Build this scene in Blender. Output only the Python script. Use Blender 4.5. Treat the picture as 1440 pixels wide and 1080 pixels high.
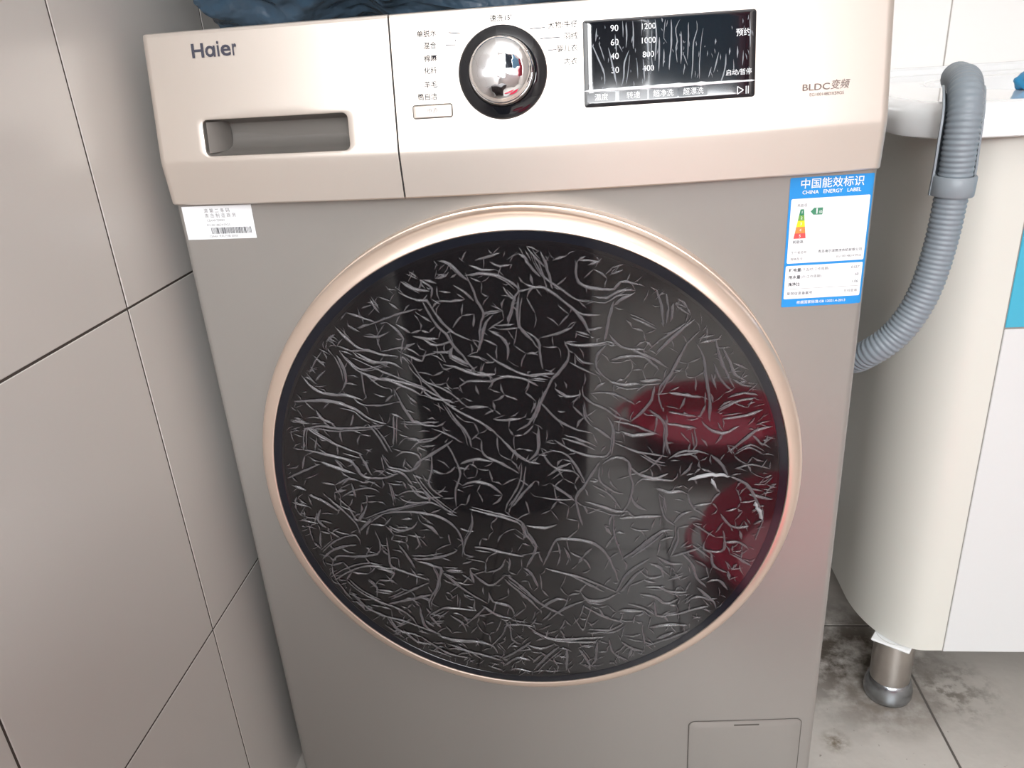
import bpy, bmesh, math, random
from mathutils import Vector, Matrix, Euler, noise

for o in list(bpy.data.objects):
    bpy.data.objects.remove(o, do_unlink=True)
SC = bpy.context.scene
COL = SC.collection
PI = math.pi

# ------------------------------------------------------------------ camera, world, light, exposure
cam_d = bpy.data.cameras.new('camera')
cam_d.sensor_width = 36.0
cam_d.lens = 1101.59 / 1440 * 36
cam_d.clip_start = 0.02
cam = bpy.data.objects.new('camera', cam_d)
COL.objects.link(cam)
cam.location = (0.3599, -0.6684, 0.8178)
cam.rotation_euler = (1.1697, 0.0636, 0.0820)
SC.camera = cam

world = bpy.data.worlds.new('daylight')
SC.world = world
world.use_nodes = True
wbg = world.node_tree.nodes['Background']
wbg.inputs['Color'].default_value = (0.86, 0.93, 1.0, 1)
wbg.inputs['Strength'].default_value = 1.5

WIN = (-0.02, 1.50, 1.02, 2.30)          # window opening in the wall behind the camera: x0, x1, z0, z1
sun_d = bpy.data.lights.new('window_daylight', 'AREA')
sun_d.shape = 'RECTANGLE'
sun_d.size = WIN[1] - WIN[0] - 0.1
sun_d.size_y = WIN[3] - WIN[2] - 0.1
sun_d.energy = 75
sun_d.color = (0.98, 0.99, 1.0)
sun = bpy.data.objects.new('window_daylight', sun_d)
COL.objects.link(sun)
sun.location = ((WIN[0] + WIN[1]) / 2, -2.245, (WIN[2] + WIN[3]) / 2)
sun.rotation_euler = (PI / 2, 0, 0)      # shines into the room, towards +Y

SC.view_settings.view_transform = 'Standard'
SC.view_settings.look = 'None'
SC.view_settings.gamma = 1.0
SC.view_settings.use_curve_mapping = False
SC.view_settings.exposure = 0.55
SC.cycles.max_bounces = 8
SC.cycles.transparent_max_bounces = 8

# ------------------------------------------------------------------ helpers
def mat(name, col, rough=0.5, metal=0.0, coat=0.0, coat_rough=0.1, spec=0.5, alpha=1.0, bump=0.0, bump_scale=40.0,
        var=0.0, var_scale=8.0, ior=1.5):
    m = bpy.data.materials.new(name)
    m.use_nodes = True
    nt = m.node_tree
    b = nt.nodes['Principled BSDF']
    b.inputs['Base Color'].default_value = (*col, 1)
    b.inputs['Roughness'].default_value = rough
    b.inputs['Metallic'].default_value = metal
    b.inputs['Coat Weight'].default_value = coat
    b.inputs['Coat Roughness'].default_value = coat_rough
    b.inputs['Specular IOR Level'].default_value = spec
    b.inputs['Alpha'].default_value = alpha
    b.inputs['IOR'].default_value = ior
    if var > 0 or bump > 0:
        geo = nt.nodes.new('ShaderNodeNewGeometry')
        n = nt.nodes.new('ShaderNodeTexNoise')
        n.inputs['Scale'].default_value = var_scale
        n.inputs['Detail'].default_value = 4
        nt.links.new(geo.outputs['Position'], n.inputs['Vector'])
        if var > 0:
            mx = nt.nodes.new('ShaderNodeMix')
            mx.data_type = 'RGBA'
            mx.inputs['A'].default_value = (*[c * (1 - var) for c in col], 1)
            mx.inputs['B'].default_value = (*[min(1, c * (1 + var)) for c in col], 1)
            nt.links.new(n.outputs['Fac'], mx.inputs['Factor'])
            nt.links.new(mx.outputs['Result'], b.inputs['Base Color'])
        if bump > 0:
            n2 = nt.nodes.new('ShaderNodeTexNoise')
            n2.inputs['Scale'].default_value = bump_scale
            nt.links.new(geo.outputs['Position'], n2.inputs['Vector'])
            bp = nt.nodes.new('ShaderNodeBump')
            bp.inputs['Strength'].default_value = bump
            bp.inputs['Distance'].default_value = 0.01
            nt.links.new(n2.outputs['Fac'], bp.inputs['Height'])
            nt.links.new(bp.outputs['Normal'], b.inputs['Normal'])
    return m

def film_mat(name, tint=0.94):
    """thin clear film lying flat on the glass: only takes a little of the light; its creases do the mirroring"""
    m = bpy.data.materials.new(name)
    m.use_nodes = True
    nt = m.node_tree
    for n in list(nt.nodes):
        nt.nodes.remove(n)
    out = nt.nodes.new('ShaderNodeOutputMaterial')
    tr = nt.nodes.new('ShaderNodeBsdfTransparent')
    tr.inputs['Color'].default_value = (tint, tint, tint, 1)
    nt.links.new(tr.outputs['BSDF'], out.inputs['Surface'])
    return m

def dirty_tile_mat():
    """grey matt floor tile with blotches of dirt that keep their place"""
    m = mat('floor_tile', (0.42, 0.40, 0.375), rough=0.35, bump=0.05, bump_scale=60)
    nt = m.node_tree
    b = nt.nodes['Principled BSDF']
    geo = nt.nodes.new('ShaderNodeNewGeometry')
    def noise_ramp(scale, lo, hi, detail=6):
        n = nt.nodes.new('ShaderNodeTexNoise')
        n.inputs['Scale'].default_value = scale
        n.inputs['Detail'].default_value = detail
        n.inputs['Roughness'].default_value = 0.65
        nt.links.new(geo.outputs['Position'], n.inputs['Vector'])
        r = nt.nodes.new('ShaderNodeMapRange')
        r.inputs['From Min'].default_value = lo
        r.inputs['From Max'].default_value = hi
        nt.links.new(n.outputs['Fac'], r.inputs['Value'])
        return r.outputs['Result']
    def mix(fac, a, bcol):
        mx = nt.nodes.new('ShaderNodeMix')
        mx.data_type = 'RGBA'
        nt.links.new(fac, mx.inputs['Factor'])
        if isinstance(a, tuple):
            mx.inputs['A'].default_value = (*a, 1)
        else:
            nt.links.new(a, mx.inputs['A'])
        mx.inputs['B'].default_value = (*bcol, 1)
        return mx.outputs['Result']
    def math_node(op, a, bv):
        n = nt.nodes.new('ShaderNodeMath')
        n.operation = op
        n.use_clamp = True
        nt.links.new(a, n.inputs[0])
        if isinstance(bv, float):
            n.inputs[1].default_value = bv
        else:
            nt.links.new(bv, n.inputs[1])
        return n.outputs[0]
    base = mix(noise_ramp(6, 0.35, 0.7), (0.53, 0.50, 0.465), (0.43, 0.405, 0.375))
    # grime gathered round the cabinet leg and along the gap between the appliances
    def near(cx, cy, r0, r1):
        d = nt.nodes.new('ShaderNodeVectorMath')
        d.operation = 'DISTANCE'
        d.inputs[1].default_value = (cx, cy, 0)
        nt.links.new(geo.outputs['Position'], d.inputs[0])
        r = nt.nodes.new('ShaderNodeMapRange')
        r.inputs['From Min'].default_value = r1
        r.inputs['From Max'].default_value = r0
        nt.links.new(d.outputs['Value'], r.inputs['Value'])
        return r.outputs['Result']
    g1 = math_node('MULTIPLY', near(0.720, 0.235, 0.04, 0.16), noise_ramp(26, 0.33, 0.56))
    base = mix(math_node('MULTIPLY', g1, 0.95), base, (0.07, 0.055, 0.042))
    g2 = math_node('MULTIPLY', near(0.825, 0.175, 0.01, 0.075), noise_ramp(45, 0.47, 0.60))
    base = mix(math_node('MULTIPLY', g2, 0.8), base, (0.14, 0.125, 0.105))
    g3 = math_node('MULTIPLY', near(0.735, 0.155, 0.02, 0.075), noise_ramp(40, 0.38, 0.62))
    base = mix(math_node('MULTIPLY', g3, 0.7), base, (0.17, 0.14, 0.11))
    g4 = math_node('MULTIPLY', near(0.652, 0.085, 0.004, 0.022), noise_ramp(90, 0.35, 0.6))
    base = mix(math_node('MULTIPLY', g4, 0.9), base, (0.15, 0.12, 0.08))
    g5 = noise_ramp(120, 0.70, 0.76, 2)
    base = mix(math_node('MULTIPLY', g5, 0.7), base, (0.12, 0.10, 0.08))
    nt.links.new(base, b.inputs['Base Color'])
    return m

M = dict(
    body=mat('taupe_painted_steel', (0.325, 0.307, 0.287), rough=0.33, metal=0.35, coat=0.1, coat_rough=0.25, bump=0.004, bump_scale=900),
    panel=mat('champagne_plastic', (0.745, 0.678, 0.615), rough=0.42, metal=0.75),
    ring=mat('rose_gold_ring', (0.82, 0.67, 0.565), rough=0.30, metal=0.75),
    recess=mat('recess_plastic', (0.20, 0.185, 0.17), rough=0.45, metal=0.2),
    black=mat('black_gloss', (0.008, 0.009, 0.012), rough=0.08, coat=0.5, coat_rough=0.04),
    glass=mat('dark_door_glass', (0.010, 0.009, 0.010), rough=0.05, spec=0.5, ior=1.78),
    bezel=mat('navy_black_bezel', (0.010, 0.011, 0.016), rough=0.10),
    chrome=mat('chrome', (0.88, 0.89, 0.91), rough=0.05, metal=1.0),
    steel=mat('brushed_steel', (0.55, 0.52, 0.49), rough=0.28, metal=1.0, var=0.25, var_scale=30),
    foot=mat('zinc_foot', (0.42, 0.45, 0.48), rough=0.25, metal=1.0, var=0.2, var_scale=60),
    gap=mat('dark_gap', (0.045, 0.04, 0.036), rough=0.7),
    seam=mat('front_seam', (0.30, 0.29, 0.27), rough=0.9, spec=0.0),  # grey fill behind the joints between the cabinet fronts
    gap2=mat('flap_gap', (0.12, 0.11, 0.10), rough=0.9, spec=0.0),
    ink=mat('slate_ink', (0.07, 0.07, 0.09), rough=0.9, spec=0.0),
    brownink=mat('brown_ink', (0.22, 0.17, 0.155), rough=0.9, spec=0.0),
    greyink=mat('grey_ink', (0.20, 0.19, 0.19), rough=0.9, spec=0.0),
    blackink=mat('black_ink', (0.03, 0.03, 0.035), rough=0.9, spec=0.0),
    white=mat('label_white', (0.86, 0.88, 0.90), rough=0.4),
    whiteink=mat('white_ink', (0.85, 0.88, 0.9), rough=0.4),
    blue=mat('label_blue', (0.018, 0.27, 0.68), rough=0.3),
    strip=mat('film_fold', (0.80, 0.83, 0.86), rough=0.12, coat=0.6, coat_rough=0.05),
    crease=mat('film_crease', (0.145, 0.138, 0.148), rough=0.17, alpha=0.58, spec=1.0),
    crease2=mat('film_crease_display', (0.55, 0.60, 0.66), rough=0.2, alpha=0.5, spec=0.8),
    lift=mat('film_lifted', (0.55, 0.56, 0.58), rough=0.15, alpha=0.55, spec=0.9),
    film=film_mat('clear_film'),
    tile=mat('wall_tile', (0.575, 0.555, 0.528), rough=0.34, var=0.02, var_scale=2.0, bump=0.006, bump_scale=9),
    grout=mat('wall_grout', (0.055, 0.045, 0.038), rough=0.9),
    btile=mat('back_wall_tile', (0.90, 0.89, 0.87), rough=0.16, bump=0.006, bump_scale=9),
    bgrout=mat('back_wall_grout', (0.42, 0.39, 0.36), rough=0.9),
    floor=dirty_tile_mat(),
    fgrout=mat('floor_grout', (0.10, 0.09, 0.08), rough=0.95),
    plaster=mat('white_plaster', (0.80, 0.79, 0.77), rough=0.8),
    paint=mat('beige_wall_paint', (0.50, 0.455, 0.425), rough=0.6),
    cream=mat('cream_laminate', (0.70, 0.695, 0.64), rough=0.35, coat=0.2),
    door=mat('white_laminate', (0.70, 0.71, 0.71), rough=0.3, coat=0.3),
    bluedoor=mat('turquoise_laminate', (0.055, 0.42, 0.60), rough=0.3, coat=0.3),
    ceramic=mat('white_ceramic', (0.86, 0.88, 0.89), rough=0.10, coat=0.5, coat_rough=0.05),
    hose=mat('grey_hose', (0.225, 0.262, 0.295), rough=0.42),
    guide=mat('grey_guide', (0.25, 0.285, 0.315), rough=0.4),
    bag=mat('navy_bag', (0.045, 0.080, 0.120), rough=0.26, spec=0.8, bump=0.5, bump_scale=55),
    red=mat('red_plastic', (0.75, 0.02, 0.08), rough=0.4),
    scrub=mat('blue_scrub', (0.03, 0.28, 0.55), rough=0.4),
    frame=mat('window_frame', (0.75, 0.75, 0.75), rough=0.4),
    rubber=mat('dark_rubber', (0.03, 0.03, 0.03), rough=0.7),
)

def link(name, me, material, parent=None, smooth=False):
    o = bpy.data.objects.new(name, me)
    COL.objects.link(o)
    if material is not None and not me.materials:
        me.materials.append(material)
    if smooth:
        me.polygons.foreach_set('use_smooth', [True] * len(me.polygons))
    if parent is not None:
        o.parent = parent
    return o

def from_bm(name, bm, material, parent=None, smooth=False, sharp=None):
    bmesh.ops.recalc_face_normals(bm, faces=bm.faces)
    if sharp is not None:
        for e in bm.edges:
            if len(e.link_faces) == 2 and e.calc_face_angle(0) > sharp:
                e.smooth = False
    me = bpy.data.meshes.new(name)
    bm.to_mesh(me)
    bm.free()
    return link(name, me, material, parent, smooth or sharp is not None)

def thing(name, label, cat, loc=(0, 0, 0)):
    o = bpy.data.objects.new(name, None)
    o.empty_display_size = 0.05
    COL.objects.link(o)
    o.location = loc
    o['label'] = label
    o['category'] = cat
    return o

def box(bm, x0, x1, y0, y1, z0, z1):
    g = bmesh.ops.create_cube(bm, size=1.0)
    for v in g['verts']:
        v.co = Vector((x0 + (v.co.x + .5) * (x1 - x0), y0 + (v.co.y + .5) * (y1 - y0), z0 + (v.co.z + .5) * (z1 - z0)))
    return g['verts']

def bevel_all(bm, w, seg=2):
    bmesh.ops.bevel(bm, geom=list(bm.edges), offset=w, segments=seg, affect='EDGES', profile=0.5)

def loft(loops, close_loop=True, cap0=False, cap1=False, bm=None):
    bm = bm or bmesh.new()
    R = [[bm.verts.new(p) for p in lp] for lp in loops]
    n = len(loops[0])
    for a, b in zip(R, R[1:]):
        for i in range(n if close_loop else n - 1):
            j = (i + 1) % n
            try:
                bm.faces.new((a[i], a[j], b[j], b[i]))
            except ValueError:
                pass
    if cap0:
        bm.faces.new(R[0])
    if cap1:
        bm.faces.new(list(reversed(R[-1])))
    return bm

def lathe(profile, n=96, cap0=False, cap1=False, bm=None):
    """profile: (r, h) about local Z"""
    return loft([[(r * math.cos(2 * PI * i / n), r * math.sin(2 * PI * i / n), h) for i in range(n)] for r, h in profile],
                cap0=cap0, cap1=cap1, bm=bm)

def rrect(x0, x1, y0, y1, r, n=8):
    """rounded rectangle outline, counter-clockwise; r = one radius or (bl, br, tr, tl)"""
    rs = (r,) * 4 if not isinstance(r, (tuple, list)) else r
    out = []
    for (cx, cy, a0, rr) in ((x0 + rs[0], y0 + rs[0], PI, rs[0]), (x1 - rs[1], y0 + rs[1], 1.5 * PI, rs[1]),
                             (x1 - rs[2], y1 - rs[2], 0, rs[2]), (x0 + rs[3], y1 - rs[3], .5 * PI, rs[3])):
        for k in range(n + 1):
            a = a0 + .5 * PI * k / n
            out.append((cx + rr * math.cos(a), cy + rr * math.sin(a)))
    return out

def densify(loop, step):
    out = []
    for i in range(len(loop)):
        a, b = loop[i], loop[(i + 1) % len(loop)]
        d = math.hypot(b[0] - a[0], b[1] - a[1])
        k = max(1, int(d / step))
        for j in range(k):
            out.append((a[0] + (b[0] - a[0]) * j / k, a[1] + (b[1] - a[1]) * j / k))
    return out

def inset(loop, d):
    """shrink a convex outline by roughly d"""
    n = len(loop)
    out = []
    for i in range(n):
        p0, p1, p2 = loop[i - 1], loop[i], loop[(i + 1) % n]
        tx, ty = p2[0] - p0[0], p2[1] - p0[1]
        l = math.hypot(tx, ty) or 1
        out.append((p1[0] - ty / l * d, p1[1] + tx / l * d))
    return out

# ------------------------------------------------------------------ the machine's two curved front surfaces
W, ZB, ZC, ZT = 0.595, 0.7138, 0.7504, 0.85
DC, DB, TT, BUL, BBUL = 0.0114, 0.0072, 0.0169, 0.0294, 0.012
ER = 0.007                                                # rounding of the outer ends of the panel

def panel_prof(z):
    lo = -DB - (DC - DB) * (z - ZB) / (ZC - ZB)
    hi = -DC + TT * (z - ZC) / (ZT - ZC)
    k = 0.0016                                            # soft crease
    d = lo - hi
    # smooth max of the two planes
    return 0.5 * (lo + hi) + 0.5 * math.sqrt(d * d + (k * 0.35) ** 2)

def end_round(x):
    e = 0.0
    if x < ER:
        e = ER - math.sqrt(max(0, ER * ER - (ER - x) ** 2))
    elif x > W - ER:
        e = ER - math.sqrt(max(0, ER * ER - (x - W + ER) ** 2))
    return e

def SP(x, z):
    return panel_prof(z) - BUL * (1 - (2 * x / W - 1) ** 2) + end_round(min(max(x, 0), W))

def SB(x, z=0):
    return -BBUL * (1 - (2 * x / W - 1) ** 2) + end_round(min(max(x, 0), W))

def patch(name, loop, S, off, material, parent, thick=0.0, rings=6, bev=0.0, smooth=True):
    """a thin plate that follows a front surface, standing proud of it by off"""
    cx = sum(p[0] for p in loop) / len(loop)
    cz = sum(p[1] for p in loop) / len(loop)
    bm = bmesh.new()
    loops = []
    for k in range(1, rings + 1):
        f = k / rings
        if k == rings and bev > 0:
            lp = inset(loop, bev)
            f = 1
        else:
            lp = [(cx + (p[0] - cx) * f, cz + (p[1] - cz) * f) for p in (inset(loop, bev) if bev > 0 else loop)]
        loops.append([(p[0], S(*p) - off, p[1]) for p in lp])
    if bev > 0:
        loops.append([(p[0], S(*p) - off + bev * .3, p[1]) for p in inset(loop, bev * .3)])
        loops.append([(p[0], S(*p) - off + bev, p[1]) for p in loop])
    if thick > 0:
        loops.append([(p[0], S(*p) - off + thick, p[1]) for p in loop])
    loft(loops, bm=bm)
    n = len(loop)
    first = list(bm.verts)[:n]
    c = bm.verts.new((cx, S(cx, cz) - off, cz))
    for i in range(n):
        bm.faces.new((c, first[(i + 1) % n], first[i]))
    bmesh.ops.recalc_face_normals(bm, faces=bm.faces)
    for f in bm.faces:
        f.normal_update()
    me = bpy.data.meshes.new(name)
    # orient outwards (-Y)
    c.link_faces[0].normal_update()
    if c.link_faces[0].normal.y > 0:
        bmesh.ops.reverse_faces(bm, faces=bm.faces)
    for e in bm.edges:
        if len(e.link_faces) == 2 and e.calc_face_angle(0) > 0.7:
            e.smooth = False
    bm.to_mesh(me)
    bm.free()
    return link(name, me, material, parent, smooth)

def text_mesh(s, size, align='CENTER', weight=0.0, sx=1.0, shear=0.0):
    cu = bpy.data.curves.new('t', 'FONT')
    cu.body = s
    cu.size = size
    cu.align_x = align
    cu.align_y = 'CENTER'
    cu.offset = weight * size
    cu.shear = shear
    cu.resolution_u = 3
    ob = bpy.data.objects.new('t', cu)
    COL.objects.link(ob)
    dg = bpy.context.evaluated_depsgraph_get()
    dg.update()
    me = bpy.data.meshes.new_from_object(ob.evaluated_get(dg))
    bpy.data.objects.remove(ob, do_unlink=True)
    bpy.data.curves.remove(cu)
    for v in me.vertices:
        v.co.x *= sx
    me.materials.clear()
    return me

def lettering(name, s, x, z, size, S, off, material, parent, align='CENTER', weight=0.0, sx=1.0, shear=0.0, rot=0.0):
    me = text_mesh(s, size, align, weight, sx, shear)
    c, sn = math.cos(rot), math.sin(rot)
    for v in me.vertices:
        px, pz = x + v.co.x * c - v.co.y * sn, z + v.co.x * sn + v.co.y * c
        v.co = (px, S(px, pz) - off, pz)
    return link(name, me, material, parent)

def poly_patch(name, pts, S, off, material, parent):
    me = bpy.data.meshes.new(name)
    me.from_pydata([(p[0], S(*p) - off, p[1]) for p in pts], [], [list(range(len(pts)))])
    me.update()
    if me.polygons[0].normal.y > 0:
        me.flip_normals()
    return link(name, me, material, parent)

def catmull(P, step):
    if len(P) == 2:
        P = [P[0], ((P[0][0] + P[1][0]) / 2 + 0.0002, (P[0][1] + P[1][1]) / 2), P[1]]
    Q = [P[0]] + list(P) + [P[-1]]
    out = []
    for i in range(1, len(Q) - 2):
        a, b, c, d = Q[i - 1], Q[i], Q[i + 1], Q[i + 2]
        k = max(1, int(math.hypot(c[0] - b[0], c[1] - b[1]) / step))
        for j in range(k):
            t = j / k
            out.append(tuple(0.5 * (2 * b[q] + (c[q] - a[q]) * t + (2 * a[q] - 5 * b[q] + 4 * c[q] - d[q]) * t * t +
                                    (3 * b[q] - a[q] - 3 * c[q] + d[q]) * t ** 3) for q in (0, 1)))
    out.append(P[-1])
    return out

def ridge(V, F, P, width, height, surf, jitter=0.0, step=0.004, rnd=random):
    """a raised crease of film along a polyline in surface coordinates"""
    L = catmull(P, step)
    n = len(L)
    base = len(V)
    cs = ((-1, 0), (-.45, .75), (0, 1), (.45, .75), (1, 0))
    for i, (x, z) in enumerate(L):
        a, b = L[max(0, i - 1)], L[min(n - 1, i + 1)]
        tx, tz = b[0] - a[0], b[1] - a[1]
        l = math.hypot(tx, tz) or 1
        nx, nz = -tz / l, tx / l
        t = i / (n - 1)
        w = width * (0.35 + 0.65 * math.sin(PI * min(1, max(0, t)) * 0.92 + 0.12)) * (1 + rnd.uniform(-.3, .3))
        if i in (0, n - 1):
            w *= 0.3
        jx, jz = nx * rnd.uniform(-jitter, jitter), nz * rnd.uniform(-jitter, jitter)
        for (o, h) in cs:
            V.append(surf(x + jx + nx * w * o, z + jz + nz * w * o, h * height * w / width))
    for i in range(n - 1):
        for k in range(4):
            q = base + i * 5 + k
            F.append((q, q + 1, q + 6, q + 5))

def parse(s):
    return [[tuple(float(c) * 1e-4 for c in p.split(',')) for p in l.split()] for l in s.split(';')]

# ------------------------------------------------------------------ the room
def structure(name, bm, material, smooth=False):
    o = from_bm(name, bm, material, None, smooth)
    o['kind'] = 'structure'
    return o

XL, XR, YB, YF, ZCEIL = -0.025, 1.78, 0.62, -2.30, 2.55
GD = 0.0006                                                # grout lies this far behind the tile faces

def tile_mesh(name, w, h, t, bev=0.0005):
    bm = bmesh.new()
    box(bm, -w / 2, w / 2, -h / 2, h / 2, 0, t)
    bm.edges.ensure_lookup_table()
    top = [e for e in bm.edges if all(v.co.z > t * .5 for v in e.verts)]
    bmesh.ops.bevel(bm, geom=top, offset=bev, segments=1, affect='EDGES')
    bmesh.ops.recalc_face_normals(bm, faces=bm.faces)
    me = bpy.data.meshes.new(name)
    bm.to_mesh(me)
    bm.free()
    return me

def slab(x0, x1, y0, y1, z0, z1):
    bm = bmesh.new()
    box(bm, x0, x1, y0, y1, z0, z1)
    return bm

rt = random.Random(4)
def lay_tiles(parent, me, centres, rot, nrm, material):
    me.materials.append(material)
    for (c) in centres:
        o = bpy.data.objects.new('tile', me)
        COL.objects.link(o)
        o.parent = parent
        o.location = c
        e = rot.copy()
        o.rotation_euler = (e.x + rt.uniform(-.0006, .0006), e.y + rt.uniform(-.0006, .0006), e.z)

TG = 0.0020                                                # joint width
# left wall: tiles 250 wide, 338 high
wall_l = structure('wall_left', slab(XL - 0.06, XL - GD, YF, YB + 0.06, -0.05, ZCEIL), M['grout'])
tm = tile_mesh('wall_tile', 0.25 - TG, 0.338 - TG, GD + 0.0008)
cs = []
for r in range(-1, 7):
    for c in range(-9, 3):
        y = -0.068 + 0.25 * c + 0.125
        z = 0.302 + 0.338 * r + 0.169
        if y + 0.125 < YB + 0.2 and y - .125 < YB and z - .169 < ZCEIL - 0.2 and y - .125 > YF - .1:
            cs.append((XL - GD - 0.0008, y, z))
lay_tiles(wall_l, tm, cs, Euler((PI / 2, 0, PI / 2)), None, M['tile'])
# back wall
wall_b = structure('wall_back', slab(XL - 0.06, XR + 0.06, YB + GD, YB + 0.06, -0.05, ZCEIL), M['bgrout'])
tm = tile_mesh('back_wall_tile', 0.25 - TG, 0.338 - TG, GD + 0.0008)
cs = []
for r in range(-1, 7):
    for c in range(-4, 4):
        x = 0.887 + 0.25 * c + 0.125
        z = 0.302 + 0.338 * r + 0.169
        if x + .125 < XR + .01 and x - .125 > XL - .02 and z - .169 < ZCEIL - .2:
            cs.append((x, YB + GD + 0.0008, z))
lay_tiles(wall_b, tm, cs, Euler((PI / 2, 0, 0)), None, M['btile'])
# floor: 300 mm tiles
floor = structure('floor', slab(XL - 0.06, XR + 0.06, YF - .06, YB + 0.06, -0.06, -GD), M['fgrout'])
tm = tile_mesh('floor_tile', 0.30 - 0.003, 0.30 - 0.003, GD)
cs = []
for i in range(-3, 4):
    for j in range(-8, 3):
        x, y = 0.786 + 0.3 * i + .15, 0.300 + 0.3 * j - .15
        if x - .15 < XR and x + .15 > XL and y - .15 < YB and y + .15 > YF:
            cs.append((x, y, -GD))
lay_tiles(floor, tm, cs, Euler((0, 0, 0)), None, M['floor'])
structure('ceiling', slab(XL - 0.06, XR + 0.06, YF - .06, YB + 0.06, ZCEIL, ZCEIL + 0.06), M['plaster'])
structure('wall_right', slab(XR, XR + 0.06, YF - .06, YB + .06, -0.05, ZCEIL), M['paint'])
bm = bmesh.new()
box(bm, XL - .06, XR + .06, YF - .06, YF, -.05, WIN[2])
box(bm, XL - .06, XR + .06, YF - .06, YF, WIN[3], ZCEIL)
box(bm, XL - .06, WIN[0], YF - .06, YF, WIN[2], WIN[3])
box(bm, WIN[1], XR + .06, YF - .06, YF, WIN[2], WIN[3])
structure('wall_front', bm, M['paint'])
bm = bmesh.new()
for (a, b, c, d) in ((WIN[0], WIN[1], WIN[2], WIN[2] + .05), (WIN[0], WIN[1], WIN[3] - .05, WIN[3]),
                     (WIN[0], WIN[0] + .05, WIN[2] + .05, WIN[3] - .05), (WIN[1] - .05, WIN[1], WIN[2] + .05, WIN[3] - .05)):
    box(bm, a, b, YF - .05, YF - .01, c, d)
win = structure('window_1', bm, M['frame'])
link('pane', (lambda m: (m.from_pydata([(WIN[0] + .05, YF - .03, WIN[2] + .05), (WIN[1] - .05, YF - .03, WIN[2] + .05), (WIN[1] - .05, YF - .03, WIN[3] - .05),
     (WIN[0] + .05, YF - .03, WIN[3] - .05)], [], [(0, 1, 2, 3)]), m)[1])(bpy.data.meshes.new('pane')), M['film'], win)

# ------------------------------------------------------------------ washing machine
wm = thing('washing_machine', 'champagne front-loading washing machine with round film-covered door against left wall', 'washing machine')
YW = 0.50                                                   # depth of the cabinet
# cabinet: bowed sheet-steel front, rounded upright edges
plan = []
n = 120
for i in range(n + 1):
    u = i / n
    x = W * (0.5 - 0.5 * math.cos(PI * u))
    plan.append((x, SB(x)))
plan += [(W, .02), (W, YW), (0, YW), (0, .02)]
from_bm('cabinet', loft([[(p[0], p[1], z) for p in plan] for z in (0.012, 0.05, 0.4, ZB + 0.002)], cap0=True, cap1=True), M['body'], wm, sharp=0.5)
# top plate
bm = bmesh.new()
box(bm, 0.0, W, 0.018, YW + .01, ZB + 0.004, ZT - 0.001)
bevel_all(bm, 0.004)
from_bm('top_plate', bm, M['body'], wm, sharp=0.5)

XS = 0.2141                                                 # joint between drawer front and control panel
def panel_grid(x0, x1, nx, zs, side0, side1):
    bm = bmesh.new()
    xs = []
    for i in range(nx + 1):
        xs.append(x0 + (x1 - x0) * i / nx)
    if x0 <= 0:
        xs = sorted(set(xs + [ER * k / 6 for k in range(7)]))
    if x1 >= W:
        xs = sorted(set(xs + [W - ER * k / 6 for k in range(7)]))
    def column(x):
        c = [(x, 0.03, ZB), (x, SP(x, ZB) + .0015, ZB)]
        c += [(x, SP(x, z), z) for z in zs]
        top = SP(x, ZT - .003)
        c += [(x, top + .0012, ZT - .0008), (x, top + .004, ZT), (x, 0.03, ZT)]
        return c
    loft([column(x) for x in xs], close_loop=False, bm=bm)
    # end walls
    for x in (xs[0], xs[-1]):
        bm.faces.new([bm.verts.new(p) for p in column(x)])
    bmesh.ops.remove_doubles(bm, verts=bm.verts, dist=1e-6)
    return bm

ZSF = [ZB + .0012, ZB + .006, ZB + .018, ZB + .028] + [ZC + d for d in (-.004, -.0022, -.0012, -.0006, 0, .0006, .0012, .0022, .004)] + \
      [ZC + .004 + (ZT - .003 - ZC - .004) * k / 12 for k in range(1, 13)]
from_bm('control_panel', panel_grid(XS + .0007, W, 48, ZSF, 0, 0), M['panel'], wm, sharp=0.6)

# detergent drawer front with its finger recess
drawer_bm = panel_grid(ER, XS - .0007, 26, ZSF[:12], 0, 0)
loft([[(x, .03, ZB), (x, SP(x, ZB) + .0015, ZB)] + [(x, SP(x, z), z) for z in ZSF] + [(x, SP(x, ZT - .003) + .0012, ZT - .0008), (x, SP(x, ZT - .003) + .004, ZT), (x, .03, ZT)]
      for x in [ER * (1 - math.cos(PI / 2 * k / 8)) for k in range(9)]], close_loop=False, bm=drawer_bm)
# keep only the lower band of that grid and the returns; the face round the recess is lofted below
bmesh.ops.delete(drawer_bm, geom=[f for f in drawer_bm.faces if all(v.co.z > ZC + .0021 and v.co.x > ER - 1e-6 for v in f.verts) and all(v.co.y < 0.02 for v in f.verts)], context='FACES')
z0f, z1f = ZC + .0022, ZT - .003
hole = densify(rrect(0.0475, 0.1742, 0.7542, 0.7820, 0.0045, 6), 0.004)
cxh, czh = 0.111, 0.768
outer = []
for p in hole:                                              # project every outline point on to the border of the face
    dx, dz = p[0] - cxh, p[1] - czh
    t = 1e9
    if dx > 1e-9: t = min(t, (XS - .0007 - cxh) / dx)
    if dx < -1e-9: t = min(t, (ER - cxh) / dx)
    if dz > 1e-9: t = min(t, (z1f - czh) / dz)
    if dz < -1e-9: t = min(t, (z0f - czh) / dz)
    outer.append([cxh + dx * t, czh + dz * t])
for cx_, cz_ in ((ER, z0f), (XS - .0007, z0f), (ER, z1f), (XS - .0007, z1f)):
    q = min(outer, key=lambda a: (a[0] - cx_) ** 2 + (a[1] - cz_) ** 2)
    q[0], q[1] = cx_, cz_
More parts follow.
